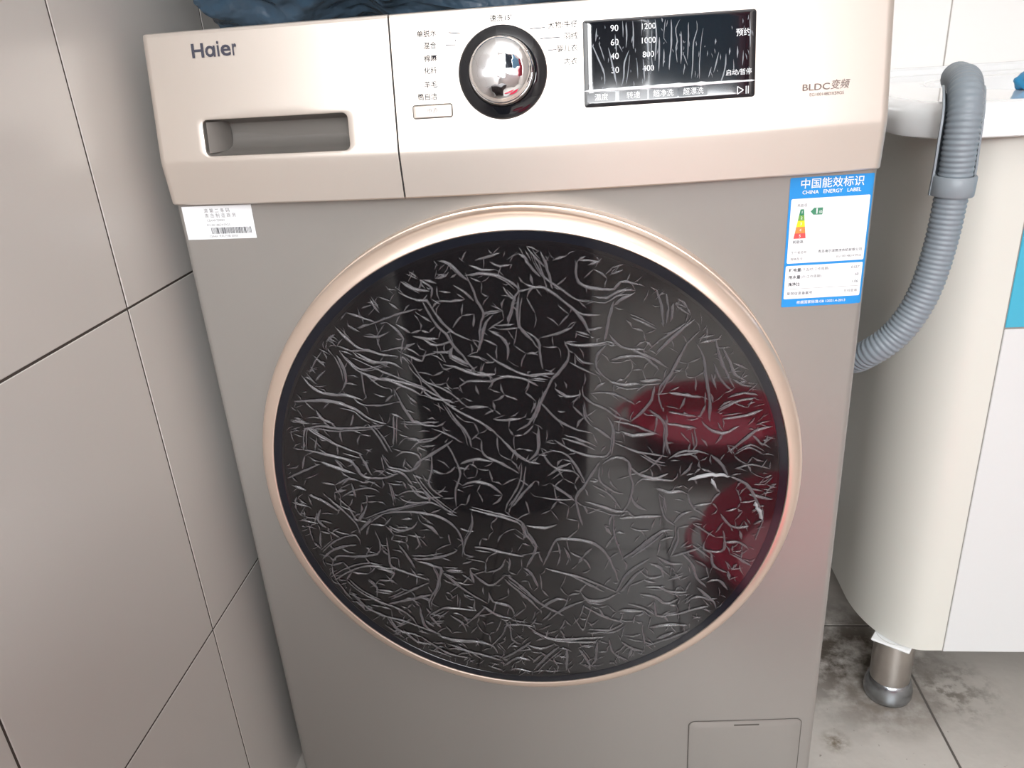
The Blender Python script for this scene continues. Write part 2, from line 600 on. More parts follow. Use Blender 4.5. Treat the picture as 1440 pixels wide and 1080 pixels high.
# extra columns at the rounded end keep its curve
loops = [[(p[0], SP(*p) + 0.0016, p[1]) for p in inset(hole, 0.0)]]
loops = [[(p[0], SP(*p) + .0035, p[1]) for p in hole], [(p[0], SP(*p) + .0006, p[1]) for p in inset(hole, -.0004)]]
hb = inset(hole, -.0016)
for f in (0, .12, .28, .46, .66, .84, .93, .965, .985, 1.0):
    loops.append([(a[0] + (b[0] - a[0]) * f, SP(a[0] + (b[0] - a[0]) * f, a[1] + (b[1] - a[1]) * f), a[1] + (b[1] - a[1]) * f) for a, b in zip(hb, outer)])
loft(loops, bm=drawer_bm)
bm2 = drawer_bm
# top edge of the drawer front
tops = [[], [], [], []]
for i in range(27):
    x = ER + (XS - .0007 - ER) * i / 26
    t = SP(x, z1f)
    tops[0].append((x, t, z1f)); tops[1].append((x, t + .0012, ZT - .0008)); tops[2].append((x, t + .004, ZT)); tops[3].append((x, .03, ZT))
loft(tops, close_loop=False, bm=bm2)
side = [(XS - .0007, .03, ZB)] + [(XS - .0007, SP(XS - .0007, z), z) for z in ZSF] + [(XS - .0007, .03, ZT)]
bm2.faces.new([bm2.verts.new(p) for p in side])
side = [(0, .03, ZB)] + [(0, SP(0, z), z) for z in ZSF] + [(0, .03, ZT)]
bm2.faces.new([bm2.verts.new(p) for p in side])
drawer = from_bm('detergent_drawer', bm2, M['panel'], wm, sharp=0.6)
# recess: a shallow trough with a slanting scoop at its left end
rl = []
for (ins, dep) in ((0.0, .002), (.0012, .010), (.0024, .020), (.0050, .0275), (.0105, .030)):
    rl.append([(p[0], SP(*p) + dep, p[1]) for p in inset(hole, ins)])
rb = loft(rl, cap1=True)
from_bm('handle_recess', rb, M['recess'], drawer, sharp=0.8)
bm = bmesh.new()
sl = []
for (xx, zz0, zz1, dd) in ((0.0490, .7560, .7802, .004), (0.0545, .7560, .7802, .010), (0.0590, .7565, .7800, .020), (0.0600, .7570, .7798, .0285)):
    sl.append([(xx, SP(xx, zz0) + dd, zz0), (xx, SP(xx, zz1) + dd, zz1)])
loft(sl, close_loop=False, bm=bm)
from_bm('recess_scoop', bm, M['recess'], drawer, smooth=True)
# dark joint behind the seam
bm = bmesh.new()
loft([[(x, SP(XS, z) + .0022, z) for z in ZSF] for x in (XS - .0016, XS + .0016)], close_loop=False, bm=bm)
from_bm('panel_joint', bm, M['gap'], wm)
# logo, model lettering
def fit_letter(ch, x0, x1, z0, z1, weight=.02):
    """one logo letter scaled into its box"""
    me = text_mesh(ch, 1.0, 'LEFT', weight)
    xs_ = [v.co.x for v in me.vertices]
    ys_ = [v.co.y for v in me.vertices]
    a, b, c, d = min(xs_), max(xs_), min(ys_), max(ys_)
    for v in me.vertices:
        px, pz = x0 + (v.co.x - a) / (b - a) * (x1 - x0), z0 + (v.co.y - c) / (d - c) * (z1 - z0)
        v.co = (px, SP(px, pz) - .0004, pz)
    return link('brand_lettering', me, M['ink'], wm)
LZ, LX, LH = .8293, .8377, .8400
fit_letter('H', .0469, .0578, LZ, LH)
fit_letter('o', .0591, .0677, LZ, LX)
poly_patch('brand_lettering', [(.0664, LZ), (.0681, LZ), (.0681, LX - .0002), (.0664, LX - .0002)], SP, .00045, M['ink'], wm)
fit_letter('i', .0698, .0717, LZ, LH + .0008)
fit_letter('e', .0730, .0820, LZ, LX)
fit_letter('r', .0833, .0871, LZ, LX + .0003)
lettering('motor_lettering', 'BLDC', 0.5248, 0.7785, 0.0066, SP, .0004, M['brownink'], wm, align='LEFT', weight=0.01, sx=1.30)
lettering('motor_lettering', '变频', 0.5465, 0.7791, 0.0072, SP, .0004, M['brownink'], wm, align='LEFT', weight=0.004, sx=1.0, shear=.2)
lettering('model_lettering', 'EG10014BDX59GS', 0.5440, 0.7733, 0.0032, SP, .0004, M['brownink'], wm, sx=1.05)

# programme knob
KX, KZ = 0.2997, 0.8037
kn = Vector((0, -1, TT / (ZT - ZC))).normalized()
ku = Vector((1, 0, 0))
kv = kn.cross(ku)
KM = Matrix.Translation((KX, SP(KX, KZ), KZ)) @ Matrix((ku, kv, kn)).transposed().to_4x4()
def on_knob(name, bm, material, parent, sharp=0.5):
    bmesh.ops.transform(bm, matrix=KM, verts=bm.verts)
    return from_bm(name, bm, material, parent, sharp=sharp)
knob = on_knob('program_knob', lathe([(.0338, -.002), (.0338, .0015), (.0330, .0032), (.0300, .0050), (.0265, .0068), (.0256, .0070), (.0252, .0060)], 128), M['black'], wm, .7)
on_knob('knob_collar', lathe([(.0252, .0050), (.0250, .0105), (.0243, .0118), (.0236, .0120), (.0232, .0105)], 128), M['black'], knob, .5)
rk = random.Random(8)
bm = lathe([(.0234, .0080), (.0232, .0170), (.0226, .0190), (.0218, .0198)] + [(.0218 * math.cos(a), .0198 + .0075 * math.sin(a)) for a in [PI / 2 * k / 14 for k in range(1, 14)]], 128, cap1=True)
for v in bm.verts:
    if v.co.z > .0195:
        v.co.z += 0.00016 * noise.noise(v.co * 260)
on_knob('chrome_cap', bm, M['chrome'], knob, .9)
on_knob('cap_line', lathe([(.0236, .0118), (.0240, .0124), (.0236, .0130), (.0230, .0128)], 128), M['chrome'], knob, .9)
# programme names and index lines
for (s, x, z, al) in (("速洗15'", 0.3000, 0.8413, 'CENTER'), ('大物/牛仔', 0.3572, 0.8338, 'RIGHT'), ('羽绒', 0.3570, 0.8257, 'RIGHT'), ('婴儿衣', 0.3567, 0.8174, 'RIGHT'),
                      ('内衣', 0.3564, 0.8082, 'RIGHT'), ('单脱水', 0.2508, 0.8342, 'RIGHT'), ('混合', 0.2502, 0.8258, 'RIGHT'), ('棉麻', 0.2500, 0.8168, 'RIGHT'),
                      ('化纤', 0.2495, 0.8083, 'RIGHT'), ('羊毛', 0.2488, 0.7983, 'RIGHT'), ('筒自洁', 0.2482, 0.7897, 'RIGHT')):
    lettering('program_lettering', s, x, z, 0.0052, SP, .0004, M['blackink'], wm, align=al, weight=.012)
for (xa, za, xb, zb) in ((.3215, .8328, .3330, .8330), (.3290, .8255, .3440, .8257), (.3345, .8172, .3410, .8173), (.2600, .8342, .2690, .8330), (.2570, .8258, .2650, .8254)):
    poly_patch('index_line', [(xa, za - .0003), (xb, zb - .0003), (xb, zb + .0003), (xa, za + .0003)], SP, .0004, M['ink'], wm)
poly_patch('index_dot', [(.2648 + .0006 * math.cos(a), .8284 + .0006 * math.sin(a)) for a in [k * PI / 4 for k in range(8)]], SP, .0005, M['ink'], wm)
# power key
bl = rrect(0.2286, 0.2588, 0.7750, 0.7838, 0.0012, 4)
patch('power_key_gap', densify(inset(bl, -.0008), .004), SP, .0002, M['gap2'], wm, rings=3)
pk = patch('power_key', densify(bl, .004), SP, .0018, M['panel'], wm, thick=.0018, rings=4, bev=.0006)
lettering('key_lettering', '电源', 0.2437, 0.7797, 0.0042, SP, .0021, M['ink'], pk)

# display: black glass window, soft keys, lettering, its own wrinkled film
dl = densify(rrect(0.3607, 0.4890, 0.7750, 0.8356, 0.0022, 6), .006)
disp = patch('display_window', dl, SP, .0009, M['black'], wm, thick=.0012, rings=8, bev=.0004)
lo = .0013
for i, s in enumerate(('90', '60', '40', '30')):
    lettering('display_lettering', s, 0.3842, 0.8289 - .0096 * i, 0.0062, SP, lo, M['whiteink'], disp)
for i, s in enumerate(('1200', '1000', '800', '400')):
    lettering('display_lettering', s, 0.4090, 0.8287 - .0096 * i, 0.0058, SP, lo, M['whiteink'], disp)
lettering('display_lettering', '预约', 0.4795, 0.8200, 0.0056, SP, lo, M['whiteink'], disp, weight=.006)
lettering('display_lettering', '启动/暂停', 0.4765, 0.7928, 0.0046, SP, lo, M['whiteink'], disp)
for (x, s) in ((0.3735, '温度'), (0.3975, '转速'), (0.4200, '超净洗'), (0.4425, '超漂洗')):
    kp = patch('soft_key', densify(rrect(x - .0106, x + .0106, 0.7785, 0.7852, .0006, 3), .004), SP, .0012, M['bezel'], disp, thick=.0006, rings=3)
    lettering('display_lettering', s, x, 0.7817, 0.0052, SP, lo + .0003, M['whiteink'], disp, weight=.004)
ts = [(0.4757, .7830), (0.4757, .7776), (0.4802, .7803)]
for (a, b) in ((0, 1), (1, 2), (2, 0)):
    pa, pb = Vector(ts[a]), Vector(ts[b])
    d = (pb - pa).normalized(); nn = Vector((-d.y, d.x)) * .0003
    poly_patch('play_mark', [tuple(pa - nn), tuple(pb - nn), tuple(pb + nn), tuple(pa + nn)], SP, lo, M['whiteink'], disp)
for x in (.4822, .4838):
    poly_patch('play_mark', [(x - .0003, .7776), (x + .0003, .7776), (x + .0003, .7830), (x - .0003, .7830)], SP, lo, M['whiteink'], disp)
DR = parse("3673,8190 3720,8085 3762,7979 3761,7907;3723,8197 3764,8072;3709,8299 3701,8209;3901,8337 3905,8226;3928,8325 3932,8234 3926,8154;3978,8332 3980,8140;3845,8240 3853,8117;3794,8162 3819,8058 3839,7954 3855,7890;3860,8198 3898,8125;3947,8132 3913,8052 3906,7949 3888,7888;3952,8101 3940,7989 3922,7897;4043,8338 4042,8227;4002,8077 4011,7932;4051,8064 4061,7909;4080,8225 4090,8061;4119,8273 4112,8080 4122,8008 4105,7958;4141,8332 4151,8220 4139,8048;4173,8209 4166,7974;4217,8327 4206,8197 4228,8165;4261,8324 4261,8153 4250,8072 4244,7980;4326,8320 4294,8262 4305,8170 4294,8130 4305,8027;4332,8239 4332,8015;4387,8296 4382,8043;4447,8302 4452,8241 4425,8162 4420,8020 4410,7907;4496,8249 4480,8139 4470,8006 4471,7903;4530,8095 4525,8054;4590,8172 4585,8132;4613,8079 4576,7938;4559,7980 4537,7909;4668,8065 4659,7953 4627,7862;4695,8104 4691,8054;4751,8111 4752,8029;4724,8021 4726,7918;4795,8078 4792,7975;4840,8297 4845,8095;3830,8027 3850,7911;4094,7979 4088,7897;4360,8013 4354,7962;4206,8126 4200,8003;4812,8056 4824,8014;4087,8335 4097,8304;4190,8339 4196,8308;4343,8096 4382,8002")
V, F = [], []
rd = random.Random(2)
for P in DR:
    ridge(V, F, P, rd.uniform(.00035, .0006), .0005, lambda x, z, h: (x, SP(x, z) - .0013 - h, z), jitter=.0001, step=.003, rnd=rd)
for k in range(60):
    x, z = rd.uniform(.363, .486), rd.uniform(.788, .834)
    l = rd.uniform(.001, .005)
    ridge(V, F, [(x, z), (x + rd.uniform(-.0012, .0012), z - l)], .0003, .0004, lambda x, z, h: (x, SP(x, z) - .0013 - h, z), step=.002, rnd=rd)
me = bpy.data.meshes.new('film_creases')
me.from_pydata(V, [], F)
o = link('film_creases', me, M['crease2'], disp, True)
o['kind'] = 'stuff'
# film edge folded above the soft keys; its white base paints the window reflection
V, F = [], []
ridge(V, F, [(.3612, .7868), (.40, .7869), (.44, .7868), (.4885, .7866)], .0013, .0007, lambda x, z, h: (x, SP(x, z) - .0012 - h, z), step=.004, rnd=rd)
me = bpy.data.meshes.new('film_fold')
me.from_pydata(V, [], F)
link('film_fold', me, M['strip'], disp, True)

# ---- door
DX, DZ = W / 2, 0.4553
def on_door(name, bm, material, parent, sharp=0.5):
    """lathe axis +Z turned towards the room (-Y)"""
    mt = Matrix.Translation((DX, 0, DZ)) @ Matrix(((1, 0, 0), (0, 0, -1), (0, 1, 0))).to_4x4()
    bmesh.ops.transform(bm, matrix=mt, verts=bm.verts)
    return from_bm(name, bm, material, parent, sharp=sharp)
rp = [(.2480, -.004), (.2480, .0255), (.2476, .0268), (.2468, .0272), (.2462, .0272)]
on_door('door_seam', lathe([(.2466, .02), (.2466, .0276)], 160), M['gap2'], wm)
on_door('door_flange', lathe(rp, 160), M['ring'], wm, .5)
rp = [(.2464, .0270), (.2464, .0415), (.2459, .0437), (.2448, .0458), (.2432, .0477), (.2410, .0494), (.2388, .0507), (.2365, .0516), (.2345, .0522),
      (.2332, .0524), (.2325, .0520), (.2322, .0495)]
on_door('door_ring', lathe(rp, 192), M['ring'], wm, .6)
glass = on_door('door_glass', lathe([(.2322, .0490), (.2321, .0515), (.2319, .0516), (.15, .0516), (.08, .0516), (.02, .0516)], 192, cap1=True), M['glass'], wm, .3)
on_door('glass_bezel', lathe([(.2316, .0517), (.2250, .0518), (.2248, .05165)], 192), M['bezel'], glass)

GY = -0.0526                                                # film lies just in front of the glass
def dsurf(x, z, h):
    return (DX + x, GY - h, DZ + z)
# film sheet, slightly wavy
FR, FCX, FCZ = .2240, .0005, -.0022
bm = bmesh.new()
loops = []
for k in range(1, 41):
    r = FR * k / 40
    lp = []
    for i in range(120):
        a = 2 * PI * i / 120
        x, z = FCX + r * math.cos(a), FCZ + r * math.sin(a)
        h = 0.00022 * noise.noise(Vector((x * 30, z * 30, 1.3)))
        lp.append(dsurf(x, z, h + .0002))
    loops.append(lp)
loft(loops, bm=bm)
film = from_bm('plastic_film', bm, M['film'], wm, smooth=True)
# creases
WR = parse("-1027,1959 -940,1854 -789,1777 -710,1774 -643,1648 -573,1541 -461,1453 -364,1407;-834,2080 -749,1957 -659,1874 -678,1793;-909,1944 -817,1880 -681,1854;-414,2179 -372,2002 -324,1880 -295,1758 -244,1654 -284,1531 -301,1320;-374,2197 -328,2059 -235,2016 -119,2011;-567,2108 -482,2075 -413,1983 -340,1921;-346,1971 -218,1985 -104,1961 8,1897 63,1835;-162,2081 -79,2038 18,2054 49,2236;117,2098 187,1998 242,1937;105,1893 199,1849 238,1868;-480,1896 -387,1832 -315,1759;-610,1774 -512,1762 -392,1772;-750,1775 -670,1586 -580,1478 -529,1370 -456,1282 -402,1194 -347,1126;-783,1653 -690,1587;-1073,1601 -982,1513 -949,1449 -985,1321;-1645,1494 -1534,1404 -1416,1356 -1271,1352 -1132,1304 -1009,1289;-1528,1575 -1441,1465 -1351,1376 -1271,1352;-1617,1536 -1520,1360 -1400,1180 -1202,1085 -1038,1058 -837,985 -639,867 -558,842;-1506,1316 -1358,1179 -1164,1217;-1426,1291 -1289,1221 -1113,1127 -954,1056 -795,984;-1895,1139 -1809,1013 -1690,952 -1521,936 -1378,887;-2003,892 -1807,898 -1617,870 -1456,796 -1340,700 -1195,650;-1478,935 -1385,841 -1214,836 -1084,856;-967,1298 -895,1209 -827,1074 -709,1004 -591,934 -477,817 -397,770;-936,1210 -866,1098 -753,983 -642,844 -525,750 -364,654 -246,558 -129,414 -50,317;-252,1297 -157,1208 -40,1139 78,1081 199,1077;-416,1270 -316,1256 -258,1211;-627,1201 -527,1176 -429,1129 -309,1092 -185,1100;-487,931 -502,998 -436,1041 -313,1037 -231,1035 -105,1086;-256,969 -210,1034 -85,1075 56,1049 174,979;61,1805 31,1644 44,1519 118,1433 173,1347 210,1303;-53,1564 7,1726 32,1806;-216,1497 -121,1441 -66,1355 -75,1227;-136,1505 -57,1502 43,1509;-246,1633 -165,1651 -86,1658;-180,1713 -76,1658;-865,1467 -786,1443 -644,1438;-962,1342 -916,1383 -852,1403;-975,1320 -887,1274 -809,1239 -767,1335;-707,1323 -596,1308 -533,1328;-1294,1482 -1151,1477 -1063,1516;-1326,1547 -1218,1585 -1047,1642 -921,1679 -797,1705;-2001,404 -1952,620 -1881,583 -1723,471 -1455,345;-1963,621 -1784,640 -1657,614 -1394,619 -1218,639;-1119,742 -1158,436;-1088,992 -1041,855 -992,738 -957,668 -749,616 -660,661;-1064,670 -873,654 -723,662;-794,594 -671,544 -531,446;-1011,384 -938,455 -807,476 -714,545;-644,822 -573,682 -480,540 -449,397;-36,553 73,620 141,733 179,868;-1041,505 -893,478;-1358,1179 -1356,1045 -1361,932;-1548,1317 -1505,1184 -1501,1072 -1557,983;-837,985 -763,893 -578,854;-1368,654 -1279,510 -1221,364;-347,1126 -247,1091 -209,1056;-71,1870 0,1767 62,1825 160,1841;68,2235 81,2138 153,2077;-1757,1324 -1670,1211;-1822,806 -1772,711 -1671,661;-2039,694 -1889,666;-730,1957 -615,1922;-621,1962 -531,1978 -508,2007;-602,1851 -505,1837;-333,1300 -284,1405 -231,1571 -167,1630;-529,1370 -558,1285 -402,1194;-1187,1813 -1158,1729 -1123,1686;-1264,1836 -1190,1792;-1032,1766 -958,1711;-1407,1697 -1291,1651 -1174,1605;-1610,1450 -1538,1512;-786,1443 -671,1375 -525,1413;-479,794 -270,789;-237,674 -113,659 14,679;-1322,1134 -1211,1018 -1130,994;-1289,1066 -1161,1084 -1001,1012 -844,918;-1378,1333 -1224,1241 -1099,1237 -983,1168;185,2134 244,1976 316,1894 428,1810 541,1726 675,1711;252,2150 302,1993 333,1834;121,1842 257,1847 369,1773 481,1668 576,1603 711,1598;481,1668 556,1583 630,1436;216,1419 316,1437 475,1494 516,1544;513,1461 629,1420;541,2061 528,1925 583,1854 696,1820 829,1814 886,1871 980,1857 1075,1824;608,2096 541,2051;793,1934 906,1968 1000,1993;625,2018 720,2043 758,2090;657,1761 771,1737 867,1793 999,1798;828,1715 787,1575 766,1452 745,1370;999,1778 904,1732 827,1675;785,1431 843,1346 940,1290 1076,1286;1105,1274 1192,1355 1306,1434 1418,1511 1539,1608;1173,1251 1288,1372 1400,1471 1475,1530;960,1569 1056,1524 1171,1459;1112,1940 1169,1801 1208,1660 1229,1477;1186,1937 1244,1758 1265,1638 1248,1497;1356,1793 1302,1677 1285,1516;1262,1836 1337,1794;1516,1426 1423,1326 1368,1202 1292,1056 1215,950 1197,818 1238,706;1386,1265 1311,1098 1254,970 1196,862;1499,1324 1561,1196 1586,1004 1622,807 1629,606;1519,1323 1651,1350;1684,1481 1651,1360 1674,1255 1717,1128 1780,998 1823,911;1763,1397 1711,1275 1774,1147 1817,1040 1917,973 2056,904;1639,1152 1703,1000 1805,889;1624,1046 1667,915;1813,1125 1931,1079 1992,1013;959,1300 1076,1233 1193,1166 1272,1110;801,1199 939,1227 1076,1212 1194,1101;412,1371 529,1335 686,1340 765,1359;764,1338 684,1245 672,1139 740,1050 818,983;412,1381 447,1253 382,1126 298,1042 232,911 174,778 114,619;445,1189 562,1121 680,1063;487,1273 564,1185 663,1171;88,1081 220,1088 320,1085;96,1036 237,1021;100,1476 195,1389 206,1218 222,1131;315,953 413,873 535,891;616,900 777,896 897,848 997,779;558,968 555,880 634,800 735,752 835,671 956,622;553,791 569,654 629,584;956,622 1057,710 1137,820 1156,951;779,1006 898,969 1037,976;773,649 813,534 789,301;814,626 936,600 1057,551 1200,491;1117,731 1198,662 1259,570 1262,409 1304,291;1278,705 1398,679 1518,654;1259,592 1400,566 1521,541;1275,882 1434,856 1553,831;1559,608 1621,538 1743,490 1879,555;1695,694 1829,779 1983,819;1737,626 1895,645 2068,707 2182,748;1791,305 1926,418 2020,507 2156,549;1868,373 2001,507;54,667 139,688 188,845;187,823 323,660 464,565 628,515;155,595 140,314;357,474 501,425 645,351;629,584 750,489 811,441;874,533 976,484 1179,503;1186,1956 1261,1875 1356,1813;1501,541 1526,380 1467,311;1769,825 1903,865 2021,840;2082,460 2206,389 2252,296;343,2069 458,2103;141,2193 212,2094 284,2013;307,2109 348,2184 387,2220;1037,998 1215,1004;1354,880 1473,844;1882,1290 1962,1204 2024,1119;1800,998 1900,930 1977,928;1630,872 1652,784;-2001,404 -1786,351 -1576,274 -1486,123 -1311,95 -1150,142;-1865,279 -1698,202 -1549,149;-2211,110 -2039,183 -1869,254;-1495,370 -1446,247 -1397,122;-1279,341 -1229,218 -1144,192 -1037,165 -941,237 -952,335 -1080,362 -1151,315;-1254,194 -1106,142 -1032,16;-1018,140 -946,-11 -849,-138 -686,-294;-1012,190 -914,286 -822,332 -614,472;-822,332 -840,162 -877,13 -758,-114;-680,449 -610,280 -580,133 -642,-65 -645,-218;-572,231 -438,277 -268,249;-570,9 -457,44 -308,5 -206,-97;-358,466 -348,323 -184,224 -41,124;-168,462 -50,317 52,243 157,217;-13,220 -47,25 -169,-198 -196,-274;-127,-224 -9,-74 105,48;-526,-245 -353,-298 -180,-351 -52,-430 -39,-588;-508,-296 -521,-452 -602,-610 -614,-744 -525,-772;-1490,-390 -1339,-287 -1109,-264 -932,-292 -781,-345 -658,-477 -625,-610 -639,-771;-1528,-337 -1335,-261 -1148,-211 -919,-163 -790,-216 -666,-320;-1178,-83 -1084,-46 -930,-61 -896,-163 -1097,-161 -1170,-109;-1722,-101 -1622,-39 -1437,-3 -1354,-55;-1859,-99 -1742,-230 -1627,-389 -1600,-522;-1948,-228 -1993,-359 -1913,-439;-2153,-344 -1997,-385;-2179,33 -2051,-20;-2234,-17 -2037,-71 -1890,-150 -1769,-256;-1669,-205 -1601,-363 -1484,-181;-1620,-495 -1460,-338;-2004,-709 -1841,-574 -1647,-522 -1616,-630;-2017,-792 -1881,-683 -1662,-630;-1940,-904 -1871,-765 -1659,-766 -1468,-740 -1418,-631 -1455,-470;-1938,-1045 -1754,-932 -1557,-877 -1396,-905 -1279,-906;-1350,-551 -1348,-713 -1345,-878 -1192,-962 -990,-1046;-1245,-632 -1169,-769 -1115,-906;-1069,-500 -1038,-634 -1090,-687;-1126,-796 -987,-797 -823,-770 -679,-703;-989,-395 -904,-449 -844,-528;-1082,-824 -926,-879 -859,-907 -900,-1074 -964,-1244;-842,-963 -716,-1103 -586,-1216 -431,-1329;-585,-936 -458,-1075 -368,-1103 -245,-992;-249,-1047 -141,-1159 -32,-1272 76,-1414;-222,-992 -93,-1131 80,-1328;-516,-664 -360,-692 -183,-747 -50,-774;-49,-379 -14,-535 70,-641;-1395,-1274 -1218,-1187 -993,-1074;-1427,-1332 -1181,-1273 -985,-1216;-1818,-1045 -1695,-1188 -1519,-1303 -1338,-1390 -1207,-1507 -1152,-1655;-1791,-1188 -1672,-1361 -1494,-1478 -1308,-1537 -1124,-1625 -940,-1713;-1603,-1568 -1416,-1626 -1263,-1566;-1119,-1360 -1097,-1595 -986,-1683;-1036,-1476 -884,-1388 -742,-1388 -555,-1416;-726,-1216 -739,-1359;-1036,-1476 -931,-1623;-821,-1475 -710,-1563 -673,-1681;-689,-1592 -560,-1474 -457,-1358;-480,-1358 -348,-1473 -209,-1502;-421,-1829 -317,-1708 -262,-1590 -97,-1589 19,-1618;-234,-1531 -226,-1767 -134,-1827;-338,-2011 -188,-1918 -38,-1796;-943,-1743 -756,-1802 -563,-1800 -423,-1859 -382,-1950;-855,-1833 -670,-1922 -481,-1982 -340,-2041;-1138,-1745 -1004,-1865 -867,-1955 -677,-2014;-320,-2103 -193,-2009 -51,-2038;-420,-1187 -382,-1301 -223,-1358 -184,-1473;-1490,-905 -1332,-961 -1390,-1046;-1604,-1045 -1520,-1130 -1535,-1245;-1524,-1159 -1361,-1188;-2211,-146 -2059,-200;-1703,26 -1624,100 -1538,74;-1984,501 -2001,404;-426,-964 -285,-909 -232,-800;-583,-908 -551,-1075;-946,-852 -900,-1074 -1018,-1302 -1006,-1418;-1251,44 -1232,-159;-1140,-526 -1006,-554;-1310,-418 -1225,-472 -1085,-447 -1031,-369;-816,-935 -654,-935;-58,-910 7,-965 67,-1131;-3,-748 110,-721;-1760,-1303 -1696,-1362 -1680,-1420;-1445,-1478 -1371,-1656 -1183,-1715;-1322,-1656 -1193,-1806 -1050,-1835;-647,-853 -553,-826;-1782,-49 -1665,-25;-1609,50 -1586,-103;-1074,42 -958,-112 -780,-114;30,244 119,314 168,455;165,384 221,240 303,166 450,140 511,66;248,359 393,309 473,188 552,16;294,452 436,355 581,293 747,290 790,395;215,95 346,190 432,224;684,232 596,89 530,-33 463,-131 479,-282 518,-436;683,184 680,39 805,-74 889,-100;704,207 830,277 933,227 954,83 974,-39 931,-212 866,-312;995,-15 1058,45 1204,42 1329,28 1369,100;953,-88 995,-213 1101,-277;811,418 914,369 1016,320 1161,294 1284,268;1037,296 1161,211 1264,185;933,203 1016,106 1162,55 1286,101;1184,-43 1289,-93 1414,-83 1477,-120;1205,-92 1228,-266 1272,-367 1358,-444;1247,-117 1271,-291;615,-9 741,-85 825,-186 867,-261;547,-182 696,-234 824,-286 931,-287;802,-311 799,-516 841,-673 884,-806;844,-362 994,-351 1229,-341;951,-466 1037,-492 1123,-493;884,-806 1015,-700 1124,-596 1252,-494 1337,-495;950,-793 1124,-649 1252,-520;1380,-470 1382,-598 1320,-781;1336,-418 1419,-318 1503,-294;1456,-95 1501,-244 1630,-346;1506,-420 1614,-497 1723,-575;1638,-600 1620,-704 1771,-731 1811,-653 1783,-499;1755,-322 1844,-449 1929,-475 2012,-450;1809,-627 1937,-628 2025,-706 2096,-838;1930,-500 1957,-603;1821,68 1968,-18 2036,-128 2106,-276;1650,284 1756,165 1812,45;1284,244 1385,313 1527,322 1630,285;1304,267 1406,289 1548,310;1970,-54 2115,-93 2238,-95;1995,-127 2203,-179;1859,139 1998,184 2162,134;1852,280 1969,348 2093,276;125,-883 199,-722 272,-590 426,-591 579,-619 709,-725 794,-913 837,-1076;335,-670 375,-803;146,-910 301,-966 479,-1021 657,-1103 813,-1187;346,-966 523,-1076 701,-1187;475,-1187 518,-1271 653,-1299 813,-1214;813,-1187 904,-994 1015,-886 1125,-807;858,-1187 971,-1022 1081,-914;1015,-913 1126,-1022 1258,-995;1125,-860 1235,-914 1258,-1022;1190,-780 1322,-861 1430,-861;1428,-755 1517,-862 1565,-1023 1656,-1131;1302,-1049 1433,-995;1320,-781 1471,-729 1598,-678;1082,-1131 1215,-1131 1326,-1186 1481,-1186;1037,-1214 1171,-1242 1284,-1325 1394,-1269;1462,-1325 1571,-1241 1727,-1297 1752,-1380;1568,-1131 1681,-1241 1750,-1324;1654,-1077 1762,-1050 1853,-1159;1844,-943 1870,-1050;1685,-730 1713,-889 1845,-969;1953,-970 2062,-997;1263,-1467 1420,-1438 1575,-1381 1685,-1352;925,-1326 1082,-1382 1196,-1467;1172,-1298 1196,-1467 1308,-1467;-11,-483 68,-668 -35,-910;-8,-431 167,-458 279,-421;-51,-1187 80,-1328 305,-1471;77,-1385 244,-1271 357,-1299;140,-1529 308,-1385 494,-1299;-73,-1589 107,-1735 340,-1793 620,-1790;-8,-1677 200,-1764 505,-1747 691,-1731;397,-1470 484,-1644 535,-1470;493,-1356 673,-1469 878,-1554;600,-1643 762,-1642 878,-1554;620,-1790 592,-2030 518,-2123;737,-1760 781,-1938 921,-2027 991,-2026;780,-1998 731,-2151;968,-1846 921,-1996;1060,-1553 1083,-1786 1175,-1815;1083,-1845 1221,-1785 1357,-1725 1514,-1637;1128,-1611 1310,-1581 1490,-1580;1198,-1756 1357,-1667;833,-1411 992,-1411 1082,-1411;853,-1788 968,-1876 1084,-1905;313,-1882 303,-2157;431,-1881 521,-2031 541,-2153;-33,-2161 120,-1975 243,-1853;-87,-1826 53,-1885 197,-1824;1967,-399 2002,-463;2071,-759 2154,-733;2140,-502 2185,-553;1858,-758 1945,-811 2056,-890;1512,-651 1600,-730 1688,-809;462,-857 509,-777;1788,374 1832,281;1489,217 1471,146 1390,75;1927,-863 1886,-916;1367,-968 1412,-1049;1501,-1077 1459,-1186;714,-438 777,-542;140,-127 268,-153 440,-156;233,21 357,-80 461,-181")
rw = random.Random(11)
def inside(p, m=0.0):
    return math.hypot(p[0] - FCX, p[1] - FCZ) < FR - m
V, F = [], []
for P in WR:
    P = [p for p in P if inside(p, .001)]
    if len(P) < 2:
        continue
    ridge(V, F, P, rw.uniform(.0009, .0016), rw.uniform(.0011, .0016), dsurf, jitter=.0004, rnd=rw)
    if rw.random() < .45:                                   # a twin crease alongside
        ox, oz = rw.uniform(-.004, .004), rw.uniform(-.004, .004)
        Q = [(p[0] + ox, p[1] + oz) for p in P]
        a = rw.randrange(len(Q))
        Q = Q[:max(2, a + 1)]
        if all(inside(q, .001) for q in Q):
            ridge(V, F, Q, rw.uniform(.0005, .0009), .0009, dsurf, jitter=.0004, rnd=rw)
    for p in P:                                             # side branches
        if rw.random() < .5:
            a = rw.uniform(0, 2 * PI)
            l = rw.uniform(.004, .012)
            q = (p[0] + l * math.cos(a), p[1] + l * math.sin(a))
            mid = ((p[0] + q[0]) / 2 + rw.uniform(-.0015, .0015), (p[1] + q[1]) / 2 + rw.uniform(-.0015, .0015))
            if inside(q, .001):
                ridge(V, F, [p, mid, q], rw.uniform(.0005, .0008), .0008, dsurf, jitter=.0003, rnd=rw)
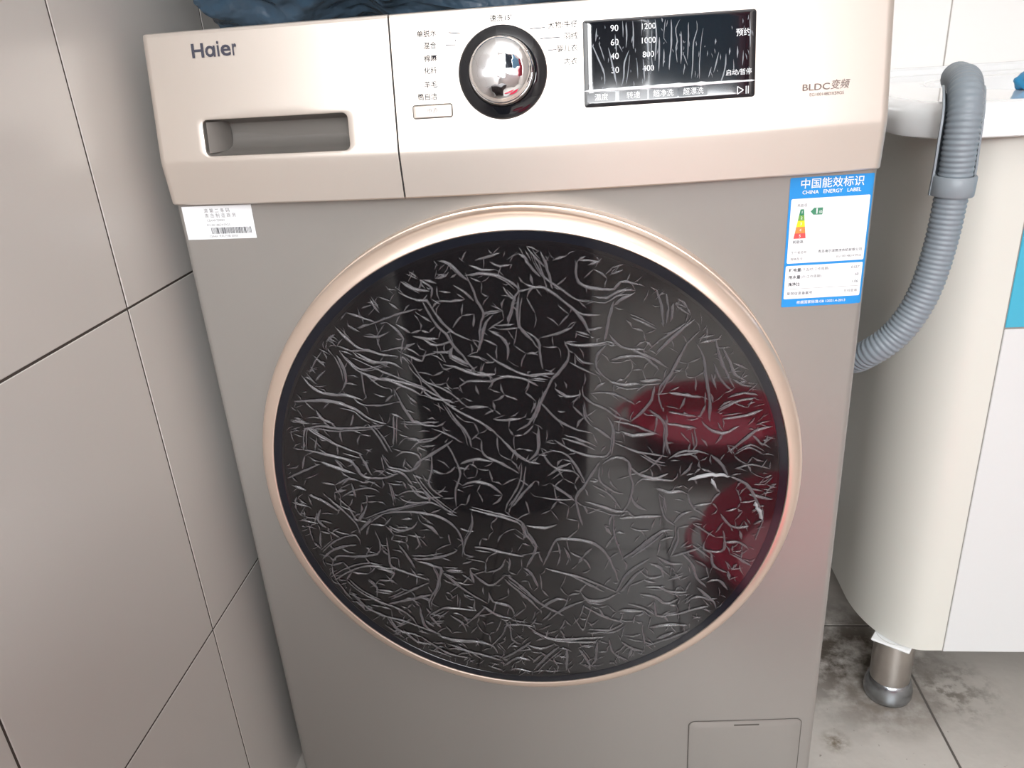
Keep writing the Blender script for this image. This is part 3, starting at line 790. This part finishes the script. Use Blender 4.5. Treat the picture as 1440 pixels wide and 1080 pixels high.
# a finer crackle between the long creases
from mathutils.geometry import delaunay_2d_cdt
done = [p for P in WR for p in catmull(P, .004)]
cell = {}
for p in done:
    cell.setdefault((int(p[0] // .004), int(p[1] // .004)), []).append(p)
def crowded(p, d):
    i, j = int(p[0] // .004), int(p[1] // .004)
    return any(math.hypot(q[0] - p[0], q[1] - p[1]) < d for a in (-1, 0, 1) for b in (-1, 0, 1) for q in cell.get((i + a, j + b), ()))
pts = []
while len(pts) < 520:
    a, r = rw.uniform(0, 2 * PI), FR * math.sqrt(rw.random())
    p = (FCX + r * math.cos(a), FCZ + r * math.sin(a))
    if all(math.hypot(p[0] - q[0], p[1] - q[1]) > .0085 for q in pts):
        pts.append(p)
res = delaunay_2d_cdt([Vector(p) for p in pts], [], [], 0, 1e-6)
ctr, edge_tri = [], {}
for fi, f in enumerate(res[2]):
    ctr.append(sum((res[0][v] for v in f), Vector((0, 0))) / 3)
    for a, b in ((f[0], f[1]), (f[1], f[2]), (f[2], f[0])):
        edge_tri.setdefault((min(a, b), max(a, b)), []).append(fi)
for e, tr in sorted(edge_tri.items()):
    if len(tr) == 2 and rw.random() < .62:
        p, q = tuple(ctr[tr[0]]), tuple(ctr[tr[1]])
        mid = ((p[0] + q[0]) / 2 + rw.uniform(-.0012, .0012), (p[1] + q[1]) / 2 + rw.uniform(-.0012, .0012))
        if inside(p, .002) and inside(q, .002) and not crowded(mid, .0032):
            ridge(V, F, [p, mid, q], rw.uniform(.0006, .0011), rw.uniform(.0007, .0011), dsurf, jitter=.0003, step=.003, rnd=rw)
for k in range(230):                                        # short creases running in from the rim
    a = rw.uniform(0, 2 * PI)
    r1 = FR - rw.uniform(.001, .010)
    l = rw.uniform(.004, .013)
    da = rw.uniform(-.9, .9)
    p = (FCX + r1 * math.cos(a), FCZ + r1 * math.sin(a))
    q = (p[0] - l * math.cos(a + da), p[1] - l * math.sin(a + da))
    mid = ((p[0] + q[0]) / 2 + rw.uniform(-.001, .001), (p[1] + q[1]) / 2 + rw.uniform(-.001, .001))
    ridge(V, F, [p, mid, q], rw.uniform(.0004, .0007), .0008, dsurf, jitter=.0003, rnd=rw, step=.003)
for k in range(190):                                        # slanting small creases on the left half, tangled ones along the bottom
    if k < 110:
        x, z = rw.uniform(-.205, -.06), rw.uniform(-.13, .15)
        a = -0.45 + rw.uniform(-.45, .45)
    else:
        x, z = rw.uniform(-.12, .09), rw.uniform(-.215, -.15)
        a = rw.uniform(-1.2, 1.2)
    l = rw.uniform(.006, .018)
    p, q = (x, z), (x + l * math.cos(a), z + l * math.sin(a))
    if inside(p, .002) and inside(q, .002):
        mid = ((p[0] + q[0]) / 2 + rw.uniform(-.002, .002), (p[1] + q[1]) / 2 + rw.uniform(-.002, .002))
        ridge(V, F, [p, mid, q], rw.uniform(.0005, .0009), .0009, dsurf, jitter=.0003, rnd=rw)
me = bpy.data.meshes.new('film_creases')
me.from_pydata(V, [], F)
o = link('film_creases', me, M['crease'], film, True)
o['kind'] = 'stuff'
# two spots where the film has lifted and turned white
for pts, wd in (([(.146, .003), (.158, .0075), (.170, .008), (.182, .0065)], .0022), ([(.1715, -.006), (.1700, -.0015), (.1660, .004)], .0016),
                ([(.2060, -.0235), (.2095, -.0300), (.2130, -.0385)], .0020), ([(.2050, -.0200), (.2075, -.0260)], .0018)):
    V, F = [], []
    ridge(V, F, pts, wd, .0022, dsurf, jitter=.0008, step=.003, rnd=rw)
    me = bpy.data.meshes.new('lifted_film')
    me.from_pydata(V, [], F)
    link('lifted_film', me, M['lift'], film, True)

# filter flap at the foot of the front
fl = rrect(0.4578, 0.5795, 0.020, 0.1268, 0.006, 6)
patch('flap_gap', densify(inset(fl, -.0010), .008), SB, .0003, M['gap2'], wm, rings=3)
flap = patch('filter_flap', densify(fl, .008), SB, .0012, M['body'], wm, thick=.0012, rings=6, bev=.0008)
patch('flap_slot', densify(rrect(.5065, .5340, .1205, .1228, .0008, 3), .004), SB, .00135, M['gap2'], flap, rings=2)
# feet
for (x, y) in ((.05, .05), (W - .05, .05), (.05, YW - .05), (W - .05, YW - .05)):
    bm = lathe([(.02, 0), (.021, .004), (.018, .010), (.010, .012), (.010, .016)], 24, cap0=True, cap1=True)
    bmesh.ops.translate(bm, verts=bm.verts, vec=(x, y, 0))
    from_bm('foot', bm, M['rubber'], wm, sharp=.6)

# energy label
el = [(.5247, .6006), (.5925, .6006), (.5921, .7098), (.5247, .7098)]
en = patch('energy_label', densify(rrect(.5247, .5922, .6006, .7098, .0012, 3), .006), SB, .0004, M['blue'], wm, rings=40)
en['label'] = 'blue and white energy rating label'
patch('label_field', densify(rrect(.5266, .5902, .6390, .6928, .0012, 3), .006), SB, .0007, M['white'], en, rings=36)
patch('label_field', densify(rrect(.5261, .5901, .6079, .6369, .0010, 3), .006), SB, .0007, M['white'], en, rings=36)
def el_text(s, x, z, size, m='blackink', al='LEFT', w=0.0, sx=1.0, off=.0007):
    lettering('label_lettering', s, x, z, size, SB, off + .0003, M[m], en, align=al, weight=w, sx=sx)
el_text('中国能效标识', .5585, .7040, .0086, 'whiteink', 'CENTER', .008, 1.0, .0005)
el_text('CHINA   ENERGY   LABEL', .5585, .6975, .0042, 'whiteink', 'CENTER', .012, 1.0, .0005)
bar_c = ((0.02, 0.22, 0.10), (0.16, 0.36, 0.06), (0.85, 0.68, 0.01), (0.83, 0.26, 0.06), (0.72, 0.08, 0.08))
bz = [.6842, .6793, .6748, .6697, .6644, .6600]
for i in range(5):
    za, zb = bz[i], bz[i + 1]
    xl = lambda z: .5345 - (.6842 - z) / .0242 * .0040
    xr = lambda z: .5373 + (.6842 - z) / .0242 * .0032
    poly_patch('rating_bar', [(xl(za), za), (xl(zb), zb), (xr(zb), zb), (xr(za), za)], SB, .0010, mat('bar_%d' % i, bar_c[i], .5), en)
    el_text(str(i + 1), (.5345 + .5373) / 2 - .0001 * i, (za + zb) / 2, .0032, 'whiteink', 'CENTER', 0, 1, .0010)
ga = mat('arrow_green', (0.05, 0.24, 0.13), .5)
poly_patch('rating_arrow', [(.5428, .6820), (.5452, .6792), (.5525, .6790), (.5527, .6848), (.5454, .6848)], SB, .0010, ga, en)
el_text('1', .5478, .6820, .0060, 'whiteink', 'CENTER', .03, 1, .0010)
el_text('级', .5510, .6812, .0028, 'whiteink', 'CENTER', 0, 1, .0010)
el_text('耗能低', .5358, .6872, .0028, 'greyink', 'CENTER')
el_text('耗能高', .5345, .6570, .0030, 'blackink', 'CENTER')
el_text('生产者名称', .5293, .6480, .0026, 'greyink')
el_text('规格型号', .5293, .6425, .0026, 'greyink')
el_text('青岛海尔滚筒洗衣机有限公司', .5880, .6480, .0028, 'blackink', 'RIGHT')
el_text('EG10014BDX59GS', .5880, .6430, .0026, 'greyink', 'RIGHT')
for i, (a, b, v) in enumerate((('耗电量', '(千瓦时/工作周期)', '0.557'), ('用水量', '(升/工作周期)', '60'), ('洗净比', '', '1.06'))):
    z = .6330 - .0062 * i
    el_text(a, .5288, z, .0034, 'blackink', 'LEFT', .01)
    if b:
        el_text(b, .5392, z, .0029, 'greyink')
    el_text(v, .5875, z, .0031, 'ink', 'RIGHT')
poly_patch('label_line', [(.5275, .61655), (.5885, .61655), (.5885, .6168), (.5275, .6168)], SB, .0010, M['greyink'], en)
el_text('能效信息备案号', .5285, .6125, .0031, 'ink')
el_text('在线查询', .5875, .6125, .0028, 'greyink', 'RIGHT')
el_text('依据国家标准:GB 12021.4-2013', .5580, .6043, .0031, 'whiteink', 'CENTER', .008, 1.0, .0005)

# product label with bar code
pl = patch('product_label', densify([(.0060, .6818), (.0712, .6818), (.0714, .7110), (.0060, .7110)], .004), SB, .0004, M['white'], wm, rings=24)
pl['label'] = 'small white product label with bar code'
def pl_text(s, x, z, size, m='greyink', al='LEFT', w=0.0):
    lettering('label_lettering', s, x, z, size, SB, .0005, M[m], pl, align=al, weight=w)
pl_text('滚 第 二 条 码', .0265, .7065, .0040, 'greyink')
pl_text('青 岛 制 造 商 务', .0265, .7022, .0040, 'greyink')
pl_text('CEAAK7J00SD', .0275, .6982, .0028)
pl_text('EG10014BDX59GS', .0265, .6942, .0028)
pl_text('CEAAK 号码 扫描 00000', .0270, .6842, .0026)
rb_ = random.Random(5)
x = .0300
while x < .0680:
    w_ = rb_.choice((.0003, .0003, .0005, .0008))
    poly_patch('bar_line', [(x, .6864), (x + w_, .6864), (x + w_, .6920), (x, .6920)], SB, .0005, M['blackink'], pl)
    x += w_ + rb_.choice((.0003, .0004, .0006))

# ------------------------------------------------------------------ vanity cabinet and its basin
VX0, VX1, VY0, VY1 = 0.700, 1.30, 0.135, 0.600
van = thing('vanity_cabinet', 'cream vanity cabinet with rounded corner, turquoise drawer and steel legs', 'cabinet')
out = [(VX0 + .065 - .065 * math.cos(a), VY0 + .11 - .11 * math.sin(a)) for a in [PI / 2 * k / 18 for k in range(19)]]
out += [(VX1 - p[0] + VX0, p[1]) for p in reversed(out)] + [(VX1, VY1), (VX0, VY1)]
out = densify(out, .06)
# the carcass keeps its rounded ends; the front between them is set back for the fronts
bm = loft([[(p[0], p[1], z) for p in inset(out, i)] for (z, i) in ((.100, .002), (.1012, 0), (.717, 0), (.7175, .001))], cap0=True, cap1=True)
bmesh.ops.delete(bm, geom=[f for f in bm.faces if all(v.co.z > .717 for v in f.verts) and len(f.verts) > 4], context='FACES_ONLY')
from_bm('carcass', bm, M['cream'], van, sharp=.5)
FX0, FX1 = 0.7855, 1.2145
def front(name, x0, x1, z0, z1, material):
    bm = bmesh.new()
    box(bm, x0, x1, VY0 - .0012, VY0 + .006, z0, z1)
    bevel_all(bm, .0006, 1)
    return from_bm(name, bm, material, van)
bm = slab(FX0 - .0009, FX1 + .0009, VY0 - .00035, VY0 + .004, .1005, .7165)
from_bm('front_gap', bm, M['seam'], van)
dr = front('drawer', FX0, FX1, .5245, .7155, M['bluedoor'])
d1 = front('door', FX0, 0.9994, .1005, .5225, M['door'])
d2 = front('door', 1.0006, FX1, .1005, .5225, M['door'])
for (par, hx, hz, vert) in ((dr, 1.0, .62, False), (d1, .972, .46, True), (d2, 1.028, .46, True)):
    bm = bmesh.new()
    if vert:
        box(bm, hx - .005, hx + .005, VY0 - .024, VY0 - .016, hz - .05, hz + .05)
        box(bm, hx - .004, hx + .004, VY0 - .018, VY0, hz - .045, hz - .037); box(bm, hx - .004, hx + .004, VY0 - .018, VY0, hz + .037, hz + .045)
    else:
        box(bm, hx - .05, hx + .05, VY0 - .024, VY0 - .016, hz - .005, hz + .005)
        box(bm, hx - .045, hx - .037, VY0 - .018, VY0, hz - .004, hz + .004); box(bm, hx + .037, hx + .045, VY0 - .018, VY0, hz - .004, hz + .004)
    from_bm('handle', bm, M['steel'], par)
for (x, y) in ((.742, .168), (1.258, .168), (.742, .56), (1.258, .56)):
    bm = lathe([(.0245, .018), (.0245, .1005)], 40)
    bmesh.ops.translate(bm, verts=bm.verts, vec=(x, y, 0))
    leg = from_bm('leg', bm, M['steel'], van, sharp=.6)
    bm = lathe([(.0255, 0), (.0285, .0015), (.0300, .006), (.0300, .011), (.0290, .018), (.0270, .026), (.0250, .030), (.0245, .0305)], 48, cap0=True)
    bmesh.ops.translate(bm, verts=bm.verts, vec=(x, y, 0))
    from_bm('foot', bm, M['foot'], leg, sharp=.9)
    # white mounting plate between leg and cabinet
    bm = bmesh.new()
    box(bm, -.023, .023, -.0275, .0275, .0962, .0998)
    bevel_all(bm, .001, 1)
    bmesh.ops.rotate(bm, verts=bm.verts, cent=(0, 0, 0), matrix=Matrix.Rotation(-.60 if x < 1 else .60, 3, 'Z'))
    bmesh.ops.translate(bm, verts=bm.verts, vec=(x, y, 0))
    from_bm('mounting_plate', bm, M['ceramic'], leg)

basin = thing('basin', 'glossy white ceramic basin top lying on the vanity cabinet', 'basin')
BX0, BX1, BY0, BY1 = 0.662, 1.338, 0.104, 0.617
def basin_outline(i):
    lp = rrect(BX0 + i, BX1 - i, BY0 + i, BY1 - i, (max(.062 - i, .02), max(.062 - i, .02), max(.006 - i, .0006), max(.006 - i, .0006)), 12)
    out = []
    for k, a in enumerate(lp):
        out.append(a)
        if k % 13 == 12:                                   # straight run to the next corner
            b = lp[(k + 1) % len(lp)]
            out += [(a[0] + (b[0] - a[0]) * j / 20, a[1] + (b[1] - a[1]) * j / 20) for j in range(1, 20)]
    return out
loops = []
for (ins, z) in ((.05, .7185), (.004, .7182), (.001, .7195), (0, .7225), (0, .7330), (.0015, .7385), (.006, .7440), (.013, .7475), (.019, .7488), (.024, .7490), (.030, .7490), (.040, .7490)):
    loops.append([(p[0], p[1], z) for p in basin_outline(ins)])
ecx, ecy, erx, ery = 1.0, .345, .235, .165
last = loops[-1]
ell = []
for p in last:
    a = math.atan2((p[1] - ecy) / ery, (p[0] - ecx) / erx)
    ell.append((ecx + erx * math.cos(a), ecy + ery * math.sin(a)))
for f in (.35, .7, .9, .95):
    loops.append([(p[0] + (e[0] - p[0]) * f, p[1] + (e[1] - p[1]) * f, .7490) for p, e in zip(last, ell)])
for (s, z) in ((1.0, .7475), (.97, .742), (.93, .728), (.87, .700), (.75, .665), (.55, .640), (.30, .630), (.12, .627)):
    loops.append([(ecx + (e[0] - ecx) * s, ecy + (e[1] - ecy) * s, z) for e in ell])
from_bm('basin_top', loft(loops, cap0=False, cap1=True), M['ceramic'], basin, sharp=.45)
from_bm('back_rim', loft([[(x, y, z) for (y, z) in ((.592, .7480), (.596, .7500), (.600, .7560), (.604, .7590), (.6195, .7590), (.6195, .7480))] for x in (BX0 + .012, BX1 - .012)], cap0=True, cap1=True),
        M['ceramic'], basin)
bm = lathe([(.026, .6275), (.026, .630), (.022, .631), (.008, .6285)], 32, cap1=True)
bmesh.ops.translate(bm, verts=bm.verts, vec=(ecx, ecy, 0))
from_bm('drain', bm, M['chrome'], basin, sharp=.6)

# blue scrubbing sponge on the rim of the basin, half in view
bm = bmesh.new()
bmesh.ops.create_icosphere(bm, subdivisions=4, radius=1)
for v in bm.verts:
    nv = v.co.normalized()
    k = 1 + .14 * noise.noise(nv * 3.1) + .05 * noise.noise(nv * 9)
    v.co = Vector((nv.x * .028 * k, nv.y * .024 * k, max(-.35, nv.z) * .016 * k))
bmesh.ops.translate(bm, verts=bm.verts, vec=(.829, .228, .7550))
sp = from_bm('sponge', bm, M['scrub'], None, smooth=True)
sp['label'] = 'small blue sponge lying on the white basin rim'
sp['category'] = 'sponge'

# ------------------------------------------------------------------ drain hose hooked over the basin edge
hose = thing('drain_hose', 'grey corrugated drain hose hooked over the white basin edge', 'hose')
HP = [(.545, .555, .50), (.600, .535, .47), (.645, .46, .455), (.648, .34, .463), (.636, .21, .480), (.630, .125, .498), (.642, .090, .519), (.662, .078, .545), (.678, .074, .582),
      (.687, .074, .630), (.6905, .074, .684), (.6905, .073, .722), (.6915, .0755, .745), (.694, .086, .761), (.700, .105, .768), (.709, .132, .768), (.720, .165, .7675), (.732, .195, .7665)]
def spline3(P, step):
    P = [Vector(p) for p in P]
    Q = [P[0] * 2 - P[1]] + P + [P[-1] * 2 - P[-2]]
    out = []
    for i in range(1, len(Q) - 2):
        a, b, c, d = Q[i - 1:i + 3]
        k = max(2, int((c - b).length / step))
        for j in range(k):
            t = j / k
            out.append(.5 * (2 * b + (c - a) * t + (2 * a - 5 * b + 4 * c - d) * t * t + (3 * b - a - 3 * c + d) * t ** 3))
    out.append(P[-1])
    return out
HP = [(x - .004 if z > .5 and y < .2 else x, y, z) for (x, y, z) in HP]
raw = spline3(HP, .0012)
# even spacing
cur = [raw[0]]
acc = 0
STEP = .0010
for a, b in zip(raw, raw[1:]):
    seg = (b - a).length
    while acc + seg >= STEP:
        t = (STEP - acc) / seg
        a = a.lerp(b, t)
        cur.append(a)
        seg = (b - a).length
        acc = 0
    acc += seg
def frames(L):
    up = Vector((0, -1, 0.2))
    fr = []
    for i in range(len(L)):
        t = (L[min(i + 1, len(L) - 1)] - L[max(0, i - 1)]).normalized()
        u = (up - t * up.dot(t)).normalized()
        up = u
        fr.append((t, u, t.cross(u)))
    return fr
FRM = frames(cur)
GFR = []
for (t, u, v) in FRM:
    sd = (Vector((1, 0, 0)) - t * t.x).normalized()
    GFR.append((t, sd.cross(t), sd))
HR = .0143
loops = []
for i, (p, (t, u, v)) in enumerate(zip(cur, FRM)):
    ph = (i * STEP) / .0046
    r = HR - .0010 * (0.5 - 0.5 * math.cos(2 * PI * ph)) ** 1.5
    if i * STEP > (len(cur) - 1) * STEP - .030:
        r = HR + .0006                                     # smooth cuff at the end
    loops.append([tuple(p + (u * math.cos(a) + v * math.sin(a)) * r) for a in [2 * PI * k / 28 for k in range(28)]])
from_bm('corrugated_tube', loft(loops), M['hose'], hose, smooth=True)
# guide: an open channel behind the hose, with the band that grips it
i0 = min(range(len(cur)), key=lambda i: (cur[i] - Vector((.6905, .074, .674))).length)
i1 = min(range(len(cur)), key=lambda i: (cur[i] - Vector((.699, .105, .768))).length)
bm = bmesh.new()
gl = []
idx = list(range(i0, i1, 3))
for q, i in enumerate(idx):
    p, (t, u, v) = cur[i], GFR[i]
    s = q / (len(idx) - 1)
    R0 = .0172 - .0016 * s
    half = 1.50 - .10 * s
    ring = []
    for R in (R0, R0 + .0018):
        arc = [PI - half + 2 * half * k / 20 for k in range(21)]
        if R > R0:
            arc.reverse()
        ring += [tuple(p + (u * math.cos(a) + v * math.sin(a)) * R) for a in arc]
    gl.append(ring)
loft(gl, cap0=True, cap1=True, bm=bm)
from_bm('hose_guide', bm, M['guide'], hose, sharp=.8)
ib = min(range(len(cur)), key=lambda i: (cur[i] - Vector((.6905, .074, .683))).length)
bl_ = []
for (di, R) in ((-9, .0150), (-9, .0172), (-8, .0180), (8, .0180), (9, .0172), (9, .0150)):
    p, (t, u, v) = cur[ib + di], FRM[ib + di]
    bl_.append([tuple(p + (u * math.cos(a) + v * math.sin(a)) * R) for a in [2 * PI * k / 40 for k in range(40)]])
from_bm('guide_band', loft(bl_), M['guide'], hose, sharp=.8)

# ------------------------------------------------------------------ dark bag lying on top of the machine
bm = bmesh.new()
bmesh.ops.create_icosphere(bm, subdivisions=6, radius=1)
for v in bm.verts:
    d = v.co.normalized()
    # pillow shape
    e = lambda c, k: math.copysign(abs(c) ** k, c)
    p = Vector((e(d.x, .55) * .235, e(d.y, .60) * .150, e(d.z, .60) * .080))
    q = Vector((p.x * 9, p.y * 9, p.z * 9))
    k = 0.020 * noise.noise(q) + .011 * (1 - 2 * abs(noise.noise(q * 2.3 + Vector((3, 1, 7))))) + .006 * (1 - 2 * abs(noise.noise(q * 5.1)))
    p += d * k
    v.co = p
for v in bm.verts:
    v.co += Vector((.252, .168, ZT + .078))
    v.co.z = max(v.co.z, ZT + .0004)
    lim = SP(min(max(v.co.x, 0), W), ZT - .003) + .006
    if v.co.y < lim:
        v.co.y = lim + (v.co.y - lim) * .1
bag = from_bm('plastic_bag', bm, M['bag'], None, smooth=True)
bag['label'] = 'dark navy crumpled plastic bag lying on top of the washing machine'
bag['category'] = 'bag'

# ------------------------------------------------------------------ red wash tubs on the floor in front, seen only as reflections
def tub(label, x, y, r, h):
    t = thing('wash_tub', label, 'tub', (x, y, 0))
    t['group'] = 'red wash tubs in front of the machine'
    from_bm('tub_wall', lathe([(.0, .006), (r * .74, .0), (r * .78, .004), (r * .95, h - .02), (r * 1.02, h - .016), (r * 1.03, h - .004), (r * 1.0, h), (r * .94, h - .008), (r * .75, .012), (.0, .012)], 64), M['red'], t, sharp=.5)
    for s in (-1, 1):
        bm = bmesh.new()
        tube = []
        for k in range(17):
            a = PI * k / 16
            c = Vector((s * (r * 1.0 + .028 * math.sin(a)), .06 * math.cos(a), h - .010))
            tube.append([tuple(c + Vector((math.cos(b) * .006, 0, math.sin(b) * .006))) for b in [2 * PI * q / 10 for q in range(10)]])
        loft(tube, cap0=True, cap1=True, bm=bm)
        from_bm('handle', bm, M['red'], t, smooth=True)
tub('wide red plastic wash tub on the floor nearest the machine, reflected in the door', .765, -.53, .225, .07)
tub('small red plastic wash tub farther out on the floor, reflected in the door', .61, -1.02, .165, .07)

# ------------------------------------------------------------------ unseen washing by the window, standing in for what darkens the display
rail = thing('drying_rail', 'steel drying rail hung from the ceiling in front of the window', 'rail')
def rod(name, a, b, r, material, parent):
    a, b = Vector(a), Vector(b)
    t = (b - a).normalized()
    u = t.orthogonal().normalized()
    v = t.cross(u)
    return from_bm(name, loft([[tuple(c + (u * math.cos(k * PI / 8) + v * math.sin(k * PI / 8)) * r) for k in range(16)] for c in (a, b)], cap0=True, cap1=True), material, parent, smooth=True)
RY, RZ = -1.62, 2.06
rod('bar', (.25, RY, RZ), (1.70, RY, RZ), .010, M['steel'], rail)
rod('hanging_rod', (.35, RY, RZ), (.35, RY, ZCEIL), .006, M['steel'], rail)
rod('hanging_rod', (1.60, RY, RZ), (1.60, RY, ZCEIL), .006, M['steel'], rail)
def garment(name, label, x, zh, hw, material, seed, sleeve):
    t = thing(name, label, 'clothing', (x, RY, RZ))
    rg = random.Random(seed)
    ph = [rg.uniform(0, 6.28) for _ in range(4)]
    zs = RZ - .10
    loops = []
    for k in range(22):
        f = k / 21
        z = zs + (zh - zs) * f
        w = hw * (min(1, .45 + 4.0 * f) if f < .15 else 1.0 + .02 * (f - .15))
        d = .035 + .045 * min(1, f * 3)
        lp = []
        for i in range(64):
            a = 2 * PI * i / 64
            fold = 1 + (.05 + .16 * f) * math.sin(7 * a + ph[0] + f) * .6 + .06 * math.sin(13 * a + ph[1]) * f
            lp.append((w * math.cos(a), d * fold * math.sin(a) + .01 * math.sin(9 * math.cos(a) + ph[2]) * f, z - RZ + .008 * math.sin(5 * a + ph[3]) * f))
        loops.append(lp)
    from_bm('garment_body', loft(loops, cap0=True, cap1=True), material, t, smooth=True)
    for s in (-1, 1):
        lp = []
        for k in range(14):
            f = k / 13
            c = Vector((s * (hw * .76 + .006 * f), .01 * math.sin(4 * f), zs - .10 - sleeve * f - RZ))
            r = .050 - .012 * f
            lp.append([tuple(c + Vector((math.cos(b) * r, math.sin(b) * r * .6, 0))) for b in [2 * PI * j / 20 for j in range(20)]])
        from_bm('sleeve', loft(lp, cap0=True, cap1=True), material, t, smooth=True)
    tb = []
    pts = [Vector((0, 0, -.09)), Vector((0, 0, -.03)), Vector((.014, 0, .004)), Vector((0, 0, .016)), Vector((-.013, 0, .006))]
    for c in pts:
        tb.append([tuple(c + Vector((math.cos(b) * .002, math.sin(b) * .002, 0))) for b in [2 * PI * j / 8 for j in range(8)]])
    from_bm('hanger_hook', loft(tb), M['steel'], t, smooth=True)
cl = lambda n, c: mat(n, c, rough=.85, bump=.1, bump_scale=300)
garment('jacket', 'dark navy stand-in jacket hanging on the drying rail nearest the tiled wall', .568, 1.27, .210, cl('navy_cloth', (.02, .03, .05)), 1, .50)
garment('shirt', 'light blue stand-in shirt hanging on the drying rail between jacket and coat', 1.0, 1.26, .207, cl('blue_cloth', (.16, .33, .50)), 2, .45)
garment('coat', 'long dark red stand-in coat hanging on the drying rail farthest from the tiled wall', 1.43, .85, .209, cl('red_cloth', (.34, .012, .035)), 3, .62)

# hamper added behind the camera as a person's stand-in, to darken the door
hm = thing('stand_in_hamper', 'tall charcoal ribbed stand-in hamper by the tiled wall, added to darken the door reflection', 'hamper', (.185, -.86, 0))
dk = mat('charcoal_wicker', (.075, .062, .062), rough=.7)
loops = []
for (r, z) in ((.150, .0), (.158, .006), (.175, .30), (.188, .60), (.196, .605), (.196, .63), (.188, .635), (.182, .60), (.150, .02)):
    loops.append([((r + .003 * math.cos(24 * 2 * PI * i / 192)) * math.cos(2 * PI * i / 192), (r + .003 * math.cos(24 * 2 * PI * i / 192)) * math.sin(2 * PI * i / 192), z) for i in range(192)])
from_bm('hamper_wall', loft(loops, cap0=True, cap1=True), dk, hm, sharp=.6)
lid = lathe([(.198, .636), (.202, .640), (.202, .652), (.19, .660), (.02, .668)], 64, cap0=True, cap1=True)
from_bm('lid', lid, dk, hm, sharp=.5)
